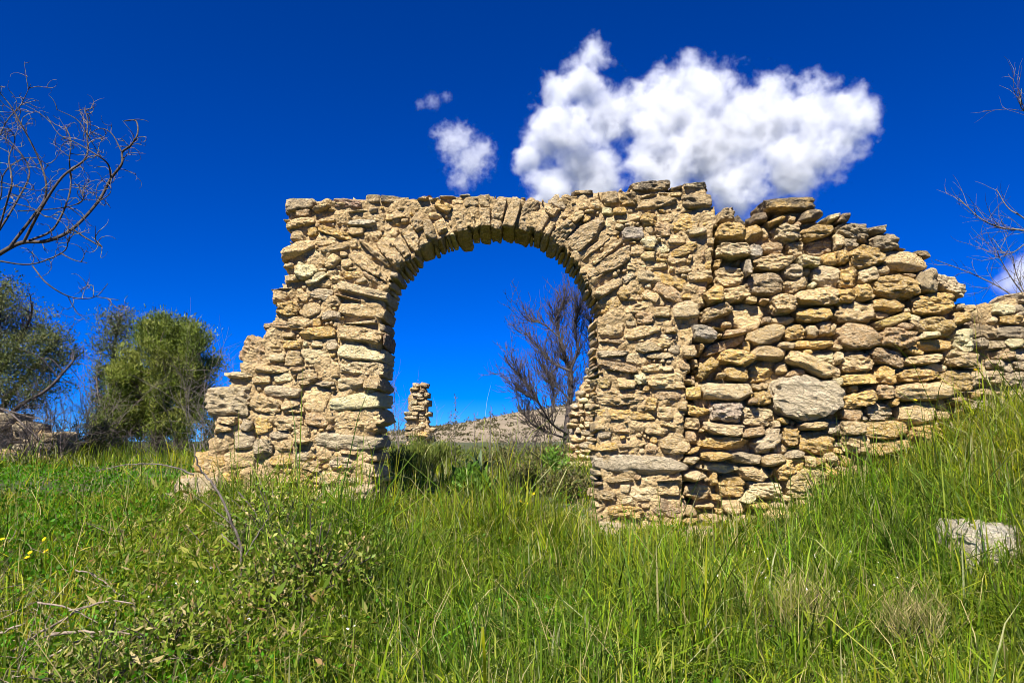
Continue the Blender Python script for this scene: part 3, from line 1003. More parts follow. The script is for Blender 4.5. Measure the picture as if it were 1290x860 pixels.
def leaves(P, size, aspect, up, r, cols, outward=None):
    """kite-shaped leaf faces; up = how strongly they point upwards"""
    n = len(P)
    d = r.normal(0, 1, (n, 3))
    d /= np.linalg.norm(d, axis=1)[:, None]
    d[:, 2] += up
    if outward is not None: d += outward
    d /= np.maximum(np.linalg.norm(d, axis=1), 1e-6)[:, None]
    s = np.cross(d, r.normal(0, 1, (n, 3)))
    s /= np.maximum(np.linalg.norm(s, axis=1), 1e-6)[:, None]
    L = (size * r.uniform(0.6, 1.35, n))[:, None]
    Wd = L * aspect
    nrm = np.cross(d, s)
    V = np.stack([P, P + d * L * 0.5 + s * Wd / 2 + nrm * L * 0.06, P + d * L, P + d * L * 0.5 - s * Wd / 2 + nrm * L * 0.06], 1)
    F = np.arange(n)[:, None] * 4 + np.array([[0, 1, 2, 3]])
    return V.reshape(-1, 3), F, np.repeat(cols, 4, 0)

class Tubes:
    def __init__(self):
        self.v, self.f, self.n = [], [], 0
    def add(self, pts, radii, sides=5):
        pts = np.asarray(pts, dtype=float); m = len(pts)
        if m < 2: return
        T = np.gradient(pts, axis=0)
        T /= np.maximum(np.linalg.norm(T, axis=1), 1e-9)[:, None]
        ref = np.array([0.31, 0.87, 0.21]) if abs(T[0][2]) > 0.8 else np.array([0.1, 0.2, 1.0])
        N = ref - (T @ ref)[:, None] * T
        N /= np.maximum(np.linalg.norm(N, axis=1), 1e-9)[:, None]
        B = np.cross(T, N)
        a = np.arange(sides) * 2 * math.pi / sides
        rr = np.asarray(radii, dtype=float)[:, None, None]
        ring = pts[:, None, :] + rr * (np.cos(a)[None, :, None] * N[:, None, :] + np.sin(a)[None, :, None] * B[:, None, :])
        self.v.append(ring.reshape(-1, 3))
        i = np.arange(m - 1)[:, None] * sides; j = np.arange(sides)[None, :]; k = (j + 1) % sides
        q = np.stack([i + j, i + k, i + sides + k, i + sides + j], -1).reshape(-1, 4) + self.n
        self.f.append(q)
        self.n += m * sides
    def build(self, name, mat, parent=None, origin=(0, 0, 0)):
        if not self.v: return None
        return link(name, fast_mesh(name, np.concatenate(self.v) - np.array(origin), self.f, mat), parent)

def smooth_path(pts, per=6):
    """Catmull-Rom through the given points"""
    P = [np.asarray(p, dtype=float) for p in pts]
    P = [2 * P[0] - P[1]] + P + [2 * P[-1] - P[-2]]
    out = []
    for i in range(1, len(P) - 2):
        for t in np.linspace(0, 1, per, endpoint=False):
            a, b, c, d = P[i - 1], P[i], P[i + 1], P[i + 2]
            out.append(0.5 * ((2 * b) + (-a + c) * t + (2 * a - 5 * b + 4 * c - d) * t * t + (-a + 3 * b - 3 * c + d) * t ** 3))
    out.append(P[-2])
    return np.array(out)

def twig(start, direction, length, r, curl=0.5, up=0.3, seg=5):
    p = np.array(start, dtype=float); d = np.array(direction, dtype=float); d /= np.linalg.norm(d)
    ax = r.normal(0, 1, 3); ax /= np.linalg.norm(ax)
    pts = [p.copy()]
    for k in range(seg):
        d = d + np.cross(ax, d) * curl * r.uniform(0.4, 1.2) / seg * 2 + r.normal(0, 0.12, 3)
        d[2] += up / seg
        d /= np.linalg.norm(d)
        p = p + d * length / seg
        pts.append(p.copy())
    return np.array(pts)

def grow_twigs(tb, paths, count, length, rad, r, levels=2, curl=0.6, up=0.4, spread=0.9, tmin=0.15, sides=3):
    """twigs on given limb paths, twigs on those twigs"""
    pool = paths
    for lv in range(levels):
        nxt = []
        lens = np.array([np.linalg.norm(np.diff(p, axis=0), axis=1).sum() for p in pool])
        pick = r.choice(len(pool), count, p=lens / lens.sum())
        for i in pick:
            p = pool[i]
            k = r.uniform(tmin, 0.98) * (len(p) - 1)
            a = int(k); f = k - a
            s = p[a] * (1 - f) + p[min(a + 1, len(p) - 1)] * f
            tn = p[min(a + 1, len(p) - 1)] - p[a]
            tn /= max(np.linalg.norm(tn), 1e-6)
            d = tn + r.normal(0, spread, 3)
            t = twig(s, d, length * r.uniform(0.5, 1.3), r, curl, up)
            tb.add(t, np.linspace(rad, rad * 0.35, len(t)), sides)
            nxt.append(t)
        pool = nxt; count = int(count * 1.6); length *= 0.6; rad *= 0.65

# ----------------------------------------------------------------------------
# grass
# ----------------------------------------------------------------------------
GREENS = np.array([[0.132, 0.196, 0.003], [0.070, 0.140, 0.003], [0.228, 0.270, 0.005], [0.028, 0.062, 0.003], [0.29, 0.275, 0.035]])
STRAW = np.array([0.46, 0.38, 0.18])

def in_wall(x, y):
    inw = (y > WALL_Y - 0.04) & (y < WALL_Y + 0.6)
    return inw & (((x < -1.24) & (x > -3.1)) | ((x > 0.80) & (x < 4.75)))

def patch(x, y, f, seed):
    return noise3(np.stack([x * f, y * f, np.zeros_like(x)], -1), seed)

def build_grass():
    r = np.random.default_rng(77)
    # --- meadow in front of and just behind the wall, in tufts
    def tufts(n, y0, y1, margin):
        y = y0 + (y1 - y0) * r.random(n) ** 0.85
        half = 0.70 * y + margin
        x = r.uniform(-1, 1, n) * half
        return x, y
    def field(n_tuft, per, y0, y1, hmul, wid, name, label, spread, margin=0.6, bendy=0.30):
        tx, ty = tufts(n_tuft, y0, y1, margin)
        # low herb mat on the left, tall grass to the right
        left = sstep(-tx, 0.35 * ty - 0.5, 0.35 * ty + 0.6) * (1 - sstep(ty, 8, 10))
        th = (0.24 + 0.13 * patch(tx, ty, 0.9, 4) + 0.08 * patch(tx, ty, 2.3, 14)) * (1 - 0.45 * left)
        foot = sstep(ty, 6.2, 6.8) * (ty < 7.2) * (tx < -1.1) * (tx > -3.6)
        th = th + 0.02 * foot
        left = left * (1 - foot)
        th *= np.exp(r.normal(0, 0.22, n_tuft)) * hmul
        th = th * (1 - 0.35 * sstep(ty, 6.0, 7.0) * (ty < 7.2) * (tx > 0.7) * (tx < 2.2))
        keep = r.random(n_tuft) < (1 - 0.45 * left)
        tx, ty, th, left = tx[keep], ty[keep], th[keep], left[keep]
        n_tuft = len(tx)
        taz = r.uniform(0, 6.283, n_tuft); tb = np.abs(r.normal(0.40, 0.38, n_tuft))
        tc = r.choice(5, n_tuft, p=[0.34, 0.22, 0.22, 0.12, 0.10])
        warm = np.clip(patch(tx, ty, 0.7, 44) * 1.2, -1, 1)
        N = n_tuft * per
        rep = lambda a: np.repeat(a, per, 0)
        x = rep(tx) + r.normal(0, spread, N); y = rep(ty) + r.normal(0, spread, N)
        H = rep(th) * np.exp(r.normal(0, 0.42, N))
        az = rep(taz) + r.normal(0, 1.3, N)
        bend = np.abs(rep(tb) + r.normal(0, 0.55, N))
        W = wid * r.uniform(0.6, 1.5, N)
        cols = GREENS[rep(tc)] * np.exp(r.normal(0, 0.45, (N, 1))) * (1 + rep(warm)[:, None] * np.array([0.35, 0.10, 0.1]))
        dry = r.random(N) < (0.045 + 0.11 * np.clip(rep(warm), 0, 1))
        cols[dry] = STRAW * r.uniform(0.6, 1.1, (dry.sum(), 1))
        cols = np.minimum(cols, np.array([0.34, 0.36, 0.25]))
        tips = cols * 0.75 + np.array([0.30, 0.30, 0.10]) * 0.25
        ok = ~in_wall(x, y) & (y > 1.2)
        z = ground_z(x, y) - 0.015
        base = np.stack([x, y, z], -1)
        one = np.zeros((N, 1))
        yaw = r.uniform(0, 6.283, N)
        V, F, C = blades(base[ok], H[ok], W[ok], az[ok], bend[ok], yaw[ok], np.hstack([cols, one])[ok], np.hstack([tips, one])[ok])
        o = link(name, fast_mesh(name, V, F, M_grass, C))
        tag(o, label, 'grass', None, 'stuff')
    field(13500, 12, 2.8, 7.4, 0.92, 0.0088, 'meadow_grass', 'tall wild green grass filling the ground before the ruined wall', 0.045)
    field(3600, 12, 7.6, 19.0, 0.8, 0.010, 'far_meadow_grass', 'green and straw coloured grass growing behind the ruined wall', 0.09, 1.5)
    # --- herb mat (clover and small leaves)
    n = 70000
    y = 2.6 + 6.4 * r.random(n) ** 0.9
    x = r.uniform(-1, 1, n) * (0.70 * y + 0.5)
    left = sstep(-x, 0.35 * y - 1.1, 0.35 * y + 0.4)
    spot = patch(x, y, 1.1, 61) > 0.1
    ok = ((r.random(n) < left) | (spot & (r.random(n) < 0.5))) & ~in_wall(x, y)
    x, y = x[ok], y[ok]; n = len(x)
    hh = np.abs(r.normal(0.09, 0.05, n)) + 0.03 * patch(x, y, 2.0, 8)
    P = np.stack([x, y, ground_z(x, y) + np.clip(hh, 0.01, 0.3)], -1)
    cols = np.hstack([np.array([0.062, 0.175, 0.005]) * r.uniform(0.6, 1.5, (n, 1)) * r.uniform(0.85, 1.15, (n, 3)), np.zeros((n, 1))])
    V, F, C = leaves(P, np.full(n, 0.030), 0.62, 0.9, r, cols)
    o = link('herb_mat', fast_mesh('herb_mat', V, [F], M_grass, C))
    tag(o, 'low mat of bright green clover and herbs on the left of the meadow', 'herbs', None, 'stuff')
    # --- tangle of weeds left of the middle
    n = 22000
    y = 3.6 + 3.4 * r.random(n); x = r.uniform(-3.6, -0.7, n)
    px = 645 + x / y * 930
    dens = sstep(px, 90, 220) * (1 - sstep(px, 400, 520)) * (0.35 + 0.65 * sstep(patch(x, y, 1.6, 71), -0.35, 0.35))
    ok = (r.random(n) < dens) & ~in_wall(x, y); x, y = x[ok], y[ok]; n = len(x)
    top = (0.22 - 0.10 * sstep(y, 6.0, 6.9)) + 0.16 * patch(x, y, 1.6, 71) + 0.06 * patch(x, y, 4.0, 72)
    P = np.stack([x, y, ground_z(x, y) + np.clip(top, .05, .5) * r.random(n) ** 0.45], -1)
    pal = np.array([[.13,.19,.012],[.18,.23,.02],[.08,.13,.008],[.26,.26,.05],[.36,.29,.13],[.24,.15,.06]])
    cols = np.hstack([pal[r.choice(6, n, p=[.3,.24,.18,.14,.08,.06])] * r.uniform(.7, 1.4, (n, 1)), np.zeros((n, 1))])
    V, F, C = leaves(P, np.exp(r.normal(math.log(0.040), .4, n)), 0.24, 0.7, r, cols)
    o = link('weed_tangle', fast_mesh('weed_tangle', V, [F], M_grass, C))
    tag(o, 'tangled yellowish green weeds spreading before the left pier', 'weeds', None, 'stuff')
    # --- long dry stalks
    n = 800
    y = 2.8 + 5.2 * r.random(n); x = r.uniform(-1, 1, n) * (0.70 * y + 0.4)
    ok = ~in_wall(x, y); x, y = x[ok], y[ok]; n = len(x)
    base = np.stack([x, y, ground_z(x, y)], -1)
    cols = np.hstack([STRAW * r.uniform(0.7, 1.2, (n, 1)) * np.ones((n, 3)), np.zeros((n, 1))])
    V, F, C = blades(base, r.uniform(0.3, 0.62, n), np.full(n, 0.0050), r.uniform(0, 6.28, n), np.abs(r.normal(0.55, 0.4, n)), r.uniform(0, 6.28, n), cols, cols)
    o = link('dry_stalks', fast_mesh('dry_stalks', V, F, M_grass, C))
    tag(o, 'thin dry straw stalks sticking out of the green grass', 'dry grass', None, 'stuff')
build_grass()
build_hill()

# ----------------------------------------------------------------------------
# shrubs and trees
# ----------------------------------------------------------------------------
def lobes_px(lobes, Y, r, depth=0.9):
    out = []
    for px, py, rx, ry in lobes:
        c = at(px, py, Y + r.uniform(-0.5, 0.5) * depth)
        out.append((np.array(c), rx * Y / FPX, ry * Y / FPX))
    return out

def crown_points(lob, n_clump, per, r, spread, shell=0.55):
    vol = np.array([rx * rx * ry for _, rx, ry in lob]) ** 0.8
    pick = r.choice(len(lob), n_clump, p=vol / vol.sum())
    d = r.normal(0, 1, (n_clump, 3)); d /= np.linalg.norm(d, axis=1)[:, None]
    rad = r.uniform(shell, 1.05, n_clump)
    c = np.array([l[0] for l in lob])[pick]
    ext = np.array([[l[1], l[1] * 0.9, l[2]] for l in lob])[pick]
    ctr = c + d * ext * rad[:, None]
    P = np.repeat(ctr, per, 0) + r.normal(0, spread, (n_clump * per, 3))
    return P, np.repeat(d, per, 0), ctr

def leafy_tree(name, label, cat, base, lob, limbs, n_clump, per, spread, size, aspect, up, cols, r, bark, group=None, trunk_r=0.09, shell=0.55, out=0.4, twigs=0):
    base = np.array(base)
    root = empty(name, tuple(base), label, cat, group)
    tb = Tubes()
    mid = base + np.array([0, 0, 0.0])
    fork = limbs
    for p, ra in fork:
        sp = smooth_path(p, 5)
        tb.add(sp, np.linspace(ra, ra * 0.35, len(sp)), 6)
    P, D, ctr = crown_points(lob, n_clump, per, r, spread, shell)
    # fine branches carrying the clumps
    tw = Tubes()
    ends = [smooth_path(p, 5) for p, _ in fork]
    allp = np.concatenate(ends)
    for c in ctr[:: max(1, len(ctr) // 160)]:
        k = np.argmin(((allp - c) ** 2).sum(1))
        m = (allp[k] + c) / 2 + r.normal(0, 0.06, 3)
        sp = smooth_path([allp[k], m, c], 3)
        tw.add(sp, np.linspace(0.014, 0.004, len(sp)), 4)
    if twigs: grow_twigs(tw, ends, twigs, 0.6, 0.008, r, 2, 0.5, 0.4)
    trunk = tb.build('trunk', bark, root, base)
    tw.build('branches', bark, trunk, base)['kind'] = 'stuff'
    n = len(P)
    pc = np.asarray(cols)[r.choice(len(cols), n_clump)]
    c = np.repeat(pc, per, 0) * r.uniform(0.7, 1.35, (n, 1))
    V, F, C = leaves(P, np.full(n, size), aspect, up, r, np.hstack([c, np.zeros((n, 1))]), D * out)
    o = link('crown', fast_mesh('crown', V - base, [F], M_leaf, C), root)
    return root

def px_path(pts, x0, y0, s, Y, r, dj=0.25):
    out = []; dy = 0.0
    for (x, y) in pts:
        out.append(np.array(at(x0 + x * s, y0 + y * s, Y + dy)))
        dy += r.normal(0, dj)
    return out

def build_trees():
    r = np.random.default_rng(101)
    OL = [(0.095, 0.13, 0.018), (0.135, 0.17, 0.025), (0.055, 0.08, 0.015), (0.18, 0.20, 0.04)]
    # round evergreen
    Y = 16.0
    lob = lobes_px([(228,452,40,46),(195,468,45,48),(168,508,40,40),(215,505,42,40),(250,445,20,32),(185,535,40,20),(205,425,26,26),(150,520,26,30),(240,490,26,30),(220,540,34,18),(150,545,26,14),(225,420,24,20),(135,535,20,20),(242,418,14,14),(186,418,14,16),(262,462,14,18),(160,470,20,18),(212,408,12,10)], Y, r)
    b = at(198, 562, Y); b.z = float(ground_z(b.x, Y)) - 0.03
    B = np.array(b)
    limbs = [([B, np.array(at(200,520,Y)), np.array(at(215,470,Y)), np.array(at(228,430,Y+.2))], .10),
             ([B, np.array(at(188,520,Y+.1)), np.array(at(175,490,Y-.2)), np.array(at(165,470,Y))], .07),
             ([B, np.array(at(214,530,Y+.3)), np.array(at(240,500,Y+.3)), np.array(at(252,450,Y))], .06),
             ([B, np.array(at(195,525,Y-.3)), np.array(at(196,480,Y-.4)), np.array(at(200,440,Y-.3))], .06)]
    leafy_tree('evergreen_tree', 'round bushy olive green tree beside the left end of the ruined wall', 'tree', B, lob, limbs, 430, 235, 0.105, 0.075, 0.26, 0.9, OL, r, M_bark_tree, None, shell=0.45)
    # slim tree behind it
    Y = 17.5
    lob = lobes_px([(150,408,24,20),(140,430,20,22),(148,455,26,26),(135,490,24,30),(125,520,20,24)], Y, r)
    b = at(140, 560, Y); b.z = float(ground_z(b.x, Y)) - 0.03; B = np.array(b)
    limbs = [([B, np.array(at(138,500,Y)), np.array(at(142,450,Y)), np.array(at(150,400,Y))], .07),
             ([B, np.array(at(130,520,Y)), np.array(at(122,480,Y)), np.array(at(128,440,Y))], .04)]
    leafy_tree('slim_tree', 'slim grey green tree with open crown behind the round bushy tree', 'tree', B, lob, limbs, 230, 34, 0.10, 0.075, 0.28, 0.6, [(0.08,0.10,0.035),(0.10,0.115,0.045),(0.055,0.07,0.03)], r, M_bark_grey, None, twigs=60)
    # left broadleaf evergreen
    Y = 12.5
    lob = lobes_px([(5,372,26,26),(-25,400,50,50),(30,408,34,30),(62,425,26,22),(85,452,18,24),(45,450,40,34),(10,460,45,40),(70,480,26,24),(-40,470,50,60),(25,500,40,24)], Y, r, 1.2)
    b = at(-25, 565, Y); b.z = float(ground_z(b.x, Y)) - 0.03; B = np.array(b)
    limbs = [([B, np.array(at(-15,500,Y)), np.array(at(-5,440,Y)), np.array(at(0,365,Y))], .10),
             ([B, np.array(at(5,510,Y)), np.array(at(45,460,Y+.3)), np.array(at(75,425,Y+.3))], .06),
             ([B, np.array(at(15,520,Y-.3)), np.array(at(60,490,Y-.3)), np.array(at(92,455,Y-.2))], .05),
             ([B, np.array(at(-10,490,Y+.3)), np.array(at(25,430,Y+.4)), np.array(at(40,395,Y+.3))], .05)]
    leafy_tree('broadleaf_tree', 'dark broadleaf tree with open ragged crown over the rubble heap', 'tree', B, lob, limbs, 700, 56, 0.080, 0.045, 0.4, 0.6, [(0.08,0.10,0.03),(0.105,0.12,0.04),(0.055,0.07,0.022),(0.15,0.15,0.06)], r, M_bark_dark, None, shell=0.35, twigs=90)

    # --- left bare tree, limbs measured on the photograph
    Y, x0, y0, s = 8.6, 0, 80, 300 / 806.0
    paths = [
      ([(-330,900),(-200,760),(-60,680),(30,625),(80,605),(160,600),(245,560),(330,470),(375,390),(412,340),(414,300),(440,280),(465,240),(460,195),(420,195)], .030),
      ([(80,605),(140,490),(210,385),(290,320),(295,240),(296,190),(285,150)], .018),
      ([(100,600),(180,560),(230,460),(240,390),(235,330),(240,260),(220,210)], .015),
      ([(30,625),(110,520),(150,460),(155,400),(130,320),(90,240),(40,150),(0,100)], .018),
      ([(245,560),(290,590),(345,620),(325,600),(322,550)], .010),
      ([(-120,690),(-40,665),(100,680),(210,640),(232,600),(240,560)], .012),
      ([(205,642),(250,665),(295,675)], .007),
      ([(110,685),(160,745),(240,790),(320,790),(365,745)], .009),
      ([(330,790),(400,800)], .005),
      ([(375,385),(365,340),(320,305),(260,270),(200,240),(160,180)], .010),
      ([(412,300),(380,240),(340,220),(300,240)], .007),
      ([(295,240),(260,190),(190,155)], .006),
      ([(-60,640),(0,560),(60,460),(100,370),(60,290),(0,240)], .016),
      ([(-80,660),(-20,600),(20,480),(40,400),(30,320),(50,250),(0,190)], .015),
      ([(60,500),(200,490),(270,470),(280,440),(250,400)], .007),
      ([(-60,560),(0,460),(10,380),(60,330),(120,320),(170,350)], .010),
      ([(-100,560),(-30,420),(-20,300),(20,200),(70,140),(105,70)], .013),
      ([(330,470),(372,440),(375,400)], .006),
      ([(30,470),(110,490),(160,520),(200,500)], .006),
      ([(0,400),(70,420),(130,430),(150,420)], .006)]
    P3 = [(smooth_path(px_path(p, x0, y0, s, Y, r, 0.16), 6), ra * 1.05) for p, ra in paths]
    tb0 = np.array(at(-150, 640, Y)); tb0[2] = float(ground_z(tb0[0], Y)) - 0.05
    root = empty('bare_tree', tuple(tb0), 'leafless dark tree with curling branches reaching over the left trees', 'tree')
    tb = Tubes()
    sp = smooth_path([tb0, np.array(at(-145, 540, Y)), np.array(at(-135, 450, Y)), P3[0][0][0]], 6)
    tb.add(sp, np.linspace(.13, .05, len(sp)), 8)
    tb.add(smooth_path([np.array(at(-135, 450, Y)), np.array(at(-110, 380, Y)), P3[5][0][0]], 5), np.linspace(.05, .014, 11), 6)
    for q in (12, 13, 15, 16):
        c = smooth_path([np.array(at(-138, 470, Y)), np.array(at(-90, 370, Y)), P3[q][0][0]], 5)
        tb.add(c, np.linspace(.045, P3[q][1], len(c)), 6)
    tb.build('trunk', M_bark_dark, root, tb0)
    for p, ra in P3:
        t = Tubes(); t.add(p, np.linspace(ra, max(ra * 0.25, .0035), len(p)), 6); t.build('limb', M_bark_dark, root, tb0)
    tw = Tubes()
    grow_twigs(tw, [p for p, _ in P3], 170, 0.33, 0.0062, r, 2, 1.7, 0.25, 0.8, 0.30)
    o = tw.build('twigs', M_bark_grey, root, tb0); o['kind'] = 'stuff'

    # --- bare tree behind the arch
    Y, x0, y0, s = 18.5, 470, 360, 310 / 952.0
    paths = [
      ([(750,690),(748,560),(762,440),(765,330),(745,290),(720,200),(715,120),(740,60)], .085),
      ([(765,330),(700,300),(640,240),(590,185)], .045),
      ([(720,200),(660,150),(600,135)], .03),
      ([(748,570),(690,530),(640,450),(590,380),(545,320)], .05),
      ([(640,450),(600,420),(560,405)], .025),
      ([(765,330),(790,250),(780,150),(800,80)], .04),
      ([(748,590),(690,570),(620,540),(590,500)], .04),
      ([(690,530),(700,430),(690,350)], .03),
      ([(750,600),(820,480),(840,330),(850,200),(842,130)], .04),
      ([(762,440),(720,400),(690,380),(660,320)], .03)]
    P3 = [(smooth_path(px_path(p, x0, y0, s, Y, r, 0.25), 6), ra * 0.72) for p, ra in paths]
    b0 = P3[0][0][0].copy(); b0[2] = float(ground_z(b0[0], Y)) - 0.05
    P3[0][0][0] = b0
    root = empty('bare_tree', tuple(b0), 'leafless purplish grey tree standing behind the arch opening', 'tree')
    t = Tubes(); t.add(P3[0][0], np.linspace(.085, .02, len(P3[0][0])), 7); t.build('trunk', M_bark_dark, root, b0)
    for p, ra in P3[1:]:
        t = Tubes(); t.add(p, np.linspace(ra, ra * .3, len(p)), 6); t.build('limb', M_bark_dark, root, b0)
    tw = Tubes()
    grow_twigs(tw, [p for p, _ in P3], 820, 0.62, 0.0110, r, 3, 0.45, 0.8, 0.45, 0.2)
    o = tw.build('twigs', M_bark_dark, root, b0); o['kind'] = 'stuff'

    # --- bare tree at the right
    Y = 13.0
    q = lambda pts: px_path(pts, 0, 0, 1.0, Y, r, 0.2)
    paths = [(q([(1420,420),(1350,330),(1300,294),(1262,287),(1235,275),(1208,250)]), .03),
             (q([(1330,310),(1290,275),(1270,262),(1255,238)]), .018),
             (q([(1420,440),(1330,400),(1290,385),(1265,365),(1225,345),(1178,327)]), .024),
             (q([(1310,392),(1285,365),(1268,340),(1256,318)]), .016),
             (q([(1340,405),(1300,380),(1282,350),(1276,322)]), .016),
             (q([(1380,300),(1320,170),(1298,146),(1286,134),(1287,112)]), .02),
             (q([(1300,300),(1270,320),(1250,300)]), .012)]
    b0 = np.array(at(1440, 560, Y)); b0[2] = float(ground_z(b0[0], Y)) - 0.05
    root = empty('bare_tree', tuple(b0), 'leafless thin-twigged tree showing over the grey rubble wall', 'tree')
    t = Tubes()
    sp = smooth_path([b0, np.array(at(1435, 480, Y)), np.array(at(1420, 420, Y)), np.array(at(1385, 310, Y))], 5)
    t.add(sp, np.linspace(.12, .03, len(sp)), 7)
    t.build('trunk', M_bark_dark, root, b0)
    for p, ra in paths:
        t = Tubes(); sp = smooth_path(p, 6); t.add(sp, np.linspace(ra, .006, len(sp)), 5); t.build('limb', M_bark_grey, root, b0)
    tw = Tubes()
    grow_twigs(tw, [smooth_path(p, 6) for p, _ in paths], 75, 0.6, 0.0060, r, 2, 0.6, 0.5, 0.5, 0.3)
    o = tw.build('twigs', M_bark_grey, root, b0); o['kind'] = 'stuff'

    # --- leafless thickets
    def thicket(name, label, px0, px1, top, bot, Y, n, bark, rad=0.006, lean=0.0):
        c = at((px0 + px1) / 2, bot, Y); gz = float(ground_z(c.x, Y)); b0 = np.array((c.x, Y, gz))
        root = empty(name, tuple(b0), label, 'shrub')
        stems = []
        t = Tubes()
        hh = at(px0, top, Y).z - gz
        for k in range(n):
            px = r.uniform(px0, px1); base = at(px, bot, Y + r.uniform(-.4, .4)); base.z = float(ground_z(base.x, base.y)) - .02
            p = twig(np.array(base), np.array([r.normal(lean, .35), r.normal(0, .3), 1.0]), hh * r.uniform(.55, 1.0), r, .5, .3, 6)
            t.add(p, np.linspace(rad * 1.6, rad * .5, len(p)), 4); stems.append(p)
        t.build('stems', bark, root, b0)
        tw = Tubes(); grow_twigs(tw, stems, n * 5, hh * .38, rad * .7, r, 2, .6, .3, .6, .25)
        o = tw.build('twigs', bark, root, b0); o['kind'] = 'stuff'
    thicket('bare_thicket', 'leafless grey thicket between the broadleaf tree and the round tree', 50, 125, 470, 575, 14.5, 34, M_bark_grey)
    thicket('bare_thicket', 'leafless grey thicket against the left end of the ruined wall', 238, 300, 425, 565, 12.5, 22, M_bark_grey, .005)
    thicket('bare_thicket', 'dark leafless thicket standing before the rubble heap', -40, 82, 492, 580, 11.3, 40, M_bark_dark, .006)
    thicket('bare_thicket', 'leafless brown undergrowth at the foot of the round bushy tree', 105, 275, 535, 575, 15.0, 44, M_bark_dark, .007)
    thicket('bare_shrub', 'leafless grey shrub peeking past the left jamb of the arch', 470, 512, 452, 565, 12.0, 12, M_bark_grey, .005)
    thicket('bare_shrub', 'brown leafless shrub at the foot of the bare tree behind the arch', 630, 705, 535, 600, 14.0, 26, M_bark_dark, .006)

    # --- green plants behind the arch
    def shrub(name, label, px, py_top, py_bot, wpx, Y, n_clump, per, size, aspect, up, cols, bark=M_bark_tree, spread=.05):
        c = at(px, py_bot, Y); gz = float(ground_z(c.x, Y)); b0 = np.array((c.x, Y, gz))
        top = at(px, py_top, Y).z
        hgt = max(top - gz, .15); wid = wpx * Y / FPX / 2
        root = empty(name, tuple(b0), label, 'shrub')
        t = Tubes(); ends = []
        for k in range(max(6, n_clump // 6)):
            a = r.uniform(0, 6.28); q = r.uniform(0, 1) ** .5
            e = b0 + np.array([math.cos(a) * wid * q, math.sin(a) * wid * q * .8, hgt * (1 - .45 * q * q) * r.uniform(.6, 1.0)])
            p = smooth_path([b0 + np.array([math.cos(a) * wid * q * .3, 0, -.02]), (b0 + e) / 2 + np.array([0, 0, hgt * .08]), e], 4)
            t.add(p, np.linspace(.008, .003, len(p)), 4); ends.append(p)
        t.build('stems', bark, root, b0)
        P = []
        for k in range(n_clump):
            p = ends[r.integers(len(ends))]; P.append(p[int(r.uniform(.35, 1) * (len(p) - 1))])
        P = np.repeat(np.array(P), per, 0) + r.normal(0, spread, (n_clump * per, 3))
        n = len(P)
        cc = np.asarray(cols)[r.choice(len(cols), n)] * r.uniform(.7, 1.35, (n, 1))
        V, F, C = leaves(P, np.full(n, size), aspect, up, r, np.hstack([cc, np.zeros((n, 1))]))
        link('foliage', fast_mesh('foliage', V - b0, [F], M_leaf, C), root)
        return root
    G1 = [(.10,.13,.02),(.07,.10,.015),(.14,.16,.03)]
    G2 = [(.10,.20,.02),(.13,.24,.03),(.07,.15,.02)]
    G3 = [(.13,.12,.04),(.09,.09,.03),(.18,.15,.06),(.06,.08,.02)]
    shrub('broom_bush', 'dense olive green broom bush behind the left side of the arch', 533, 549, 612, 88, 10.5, 150, 26, .08, .10, 2.2, G1, spread=.05)
    shrub('leafy_weed', 'bright green leafy weed growing in the arch opening', 588, 585, 640, 60, 8.6, 60, 14, .10, .28, 1.2, G2, spread=.05)
    shrub('leafy_weed', 'bright green leafy weed below the bare tree by the right jamb', 700, 552, 620, 34, 11.0, 40, 14, .07, .3, 1.2, G2, spread=.05)
    shrub('scrub_bush', 'dull brownish green scrub bush against the right jamb of the arch', 715, 582, 660, 84, 8.7, 130, 18, .045, .4, .6, G3, spread=.06)
    shrub('scrub_bush', 'dull scrub bush in the middle of the arch opening under the hill', 655, 575, 630, 70, 10.0, 90, 16, .05, .35, .7, G3, spread=.06)
    shrub('scrub_bush', 'low dark scrub bush beside the broom bush', 500, 560, 620, 50, 9.5, 70, 16, .06, .25, 1.0, G1, spread=.06)
    shrub('scrub_bush', 'brownish dry scrub bush behind the spiky rosette plant', 630, 556, 610, 70, 12.5, 110, 16, .06, .3, .8, G3, spread=.08)
    shrub('scrub_bush', 'olive scrub bush behind the broom bush near the ruined pier', 560, 556, 600, 70, 14.0, 110, 16, .07, .25, 1.0, G1, spread=.08)
    shrub('scrub_bush', 'olive scrub bush at the foot of the bare tree trunk', 690, 560, 610, 60, 13.0, 100, 16, .06, .3, .8, G3, spread=.08)
    shrub('undergrowth_bush', 'dark undergrowth bush between the round tree and the wall end', 268, 505, 570, 60, 13.5, 120, 16, .06, .3, .8, [(.05,.06,.02),(.08,.085,.03),(.035,.045,.015)], spread=.08)
    shrub('undergrowth_bush', 'dark undergrowth bush below the slim grey green tree', 110, 520, 575, 80, 13.5, 130, 16, .06, .3, .8, [(.05,.06,.02),(.09,.085,.04),(.035,.045,.015)], spread=.08)
    # spiky rosette
    c = at(604, 600, 10.0); gz = float(ground_z(c.x, 10.0)); b0 = np.array((c.x, 10.0, gz))
    root = empty('spiky_plant', tuple(b0), 'dark green spiky rosette plant behind the arch below the hill', 'plant')
    for k in range(26):
        a = r.uniform(0, 6.28); bend = r.uniform(.15, 1.0)
        h = (at(604, 556, 10).z - gz) * r.uniform(.75, 1.05)
        cc = np.array([[.045,.075,.03,0]]) * r.uniform(.8, 1.4)
        V, F, C = blades(np.array([b0]), np.array([h]), np.array([.05]), np.array([a]), np.array([bend * .8]), np.array([a + 1.57]), cc, cc)
        link('leaf', fast_mesh('leaf', V - b0, F, M_leaf, C), root)
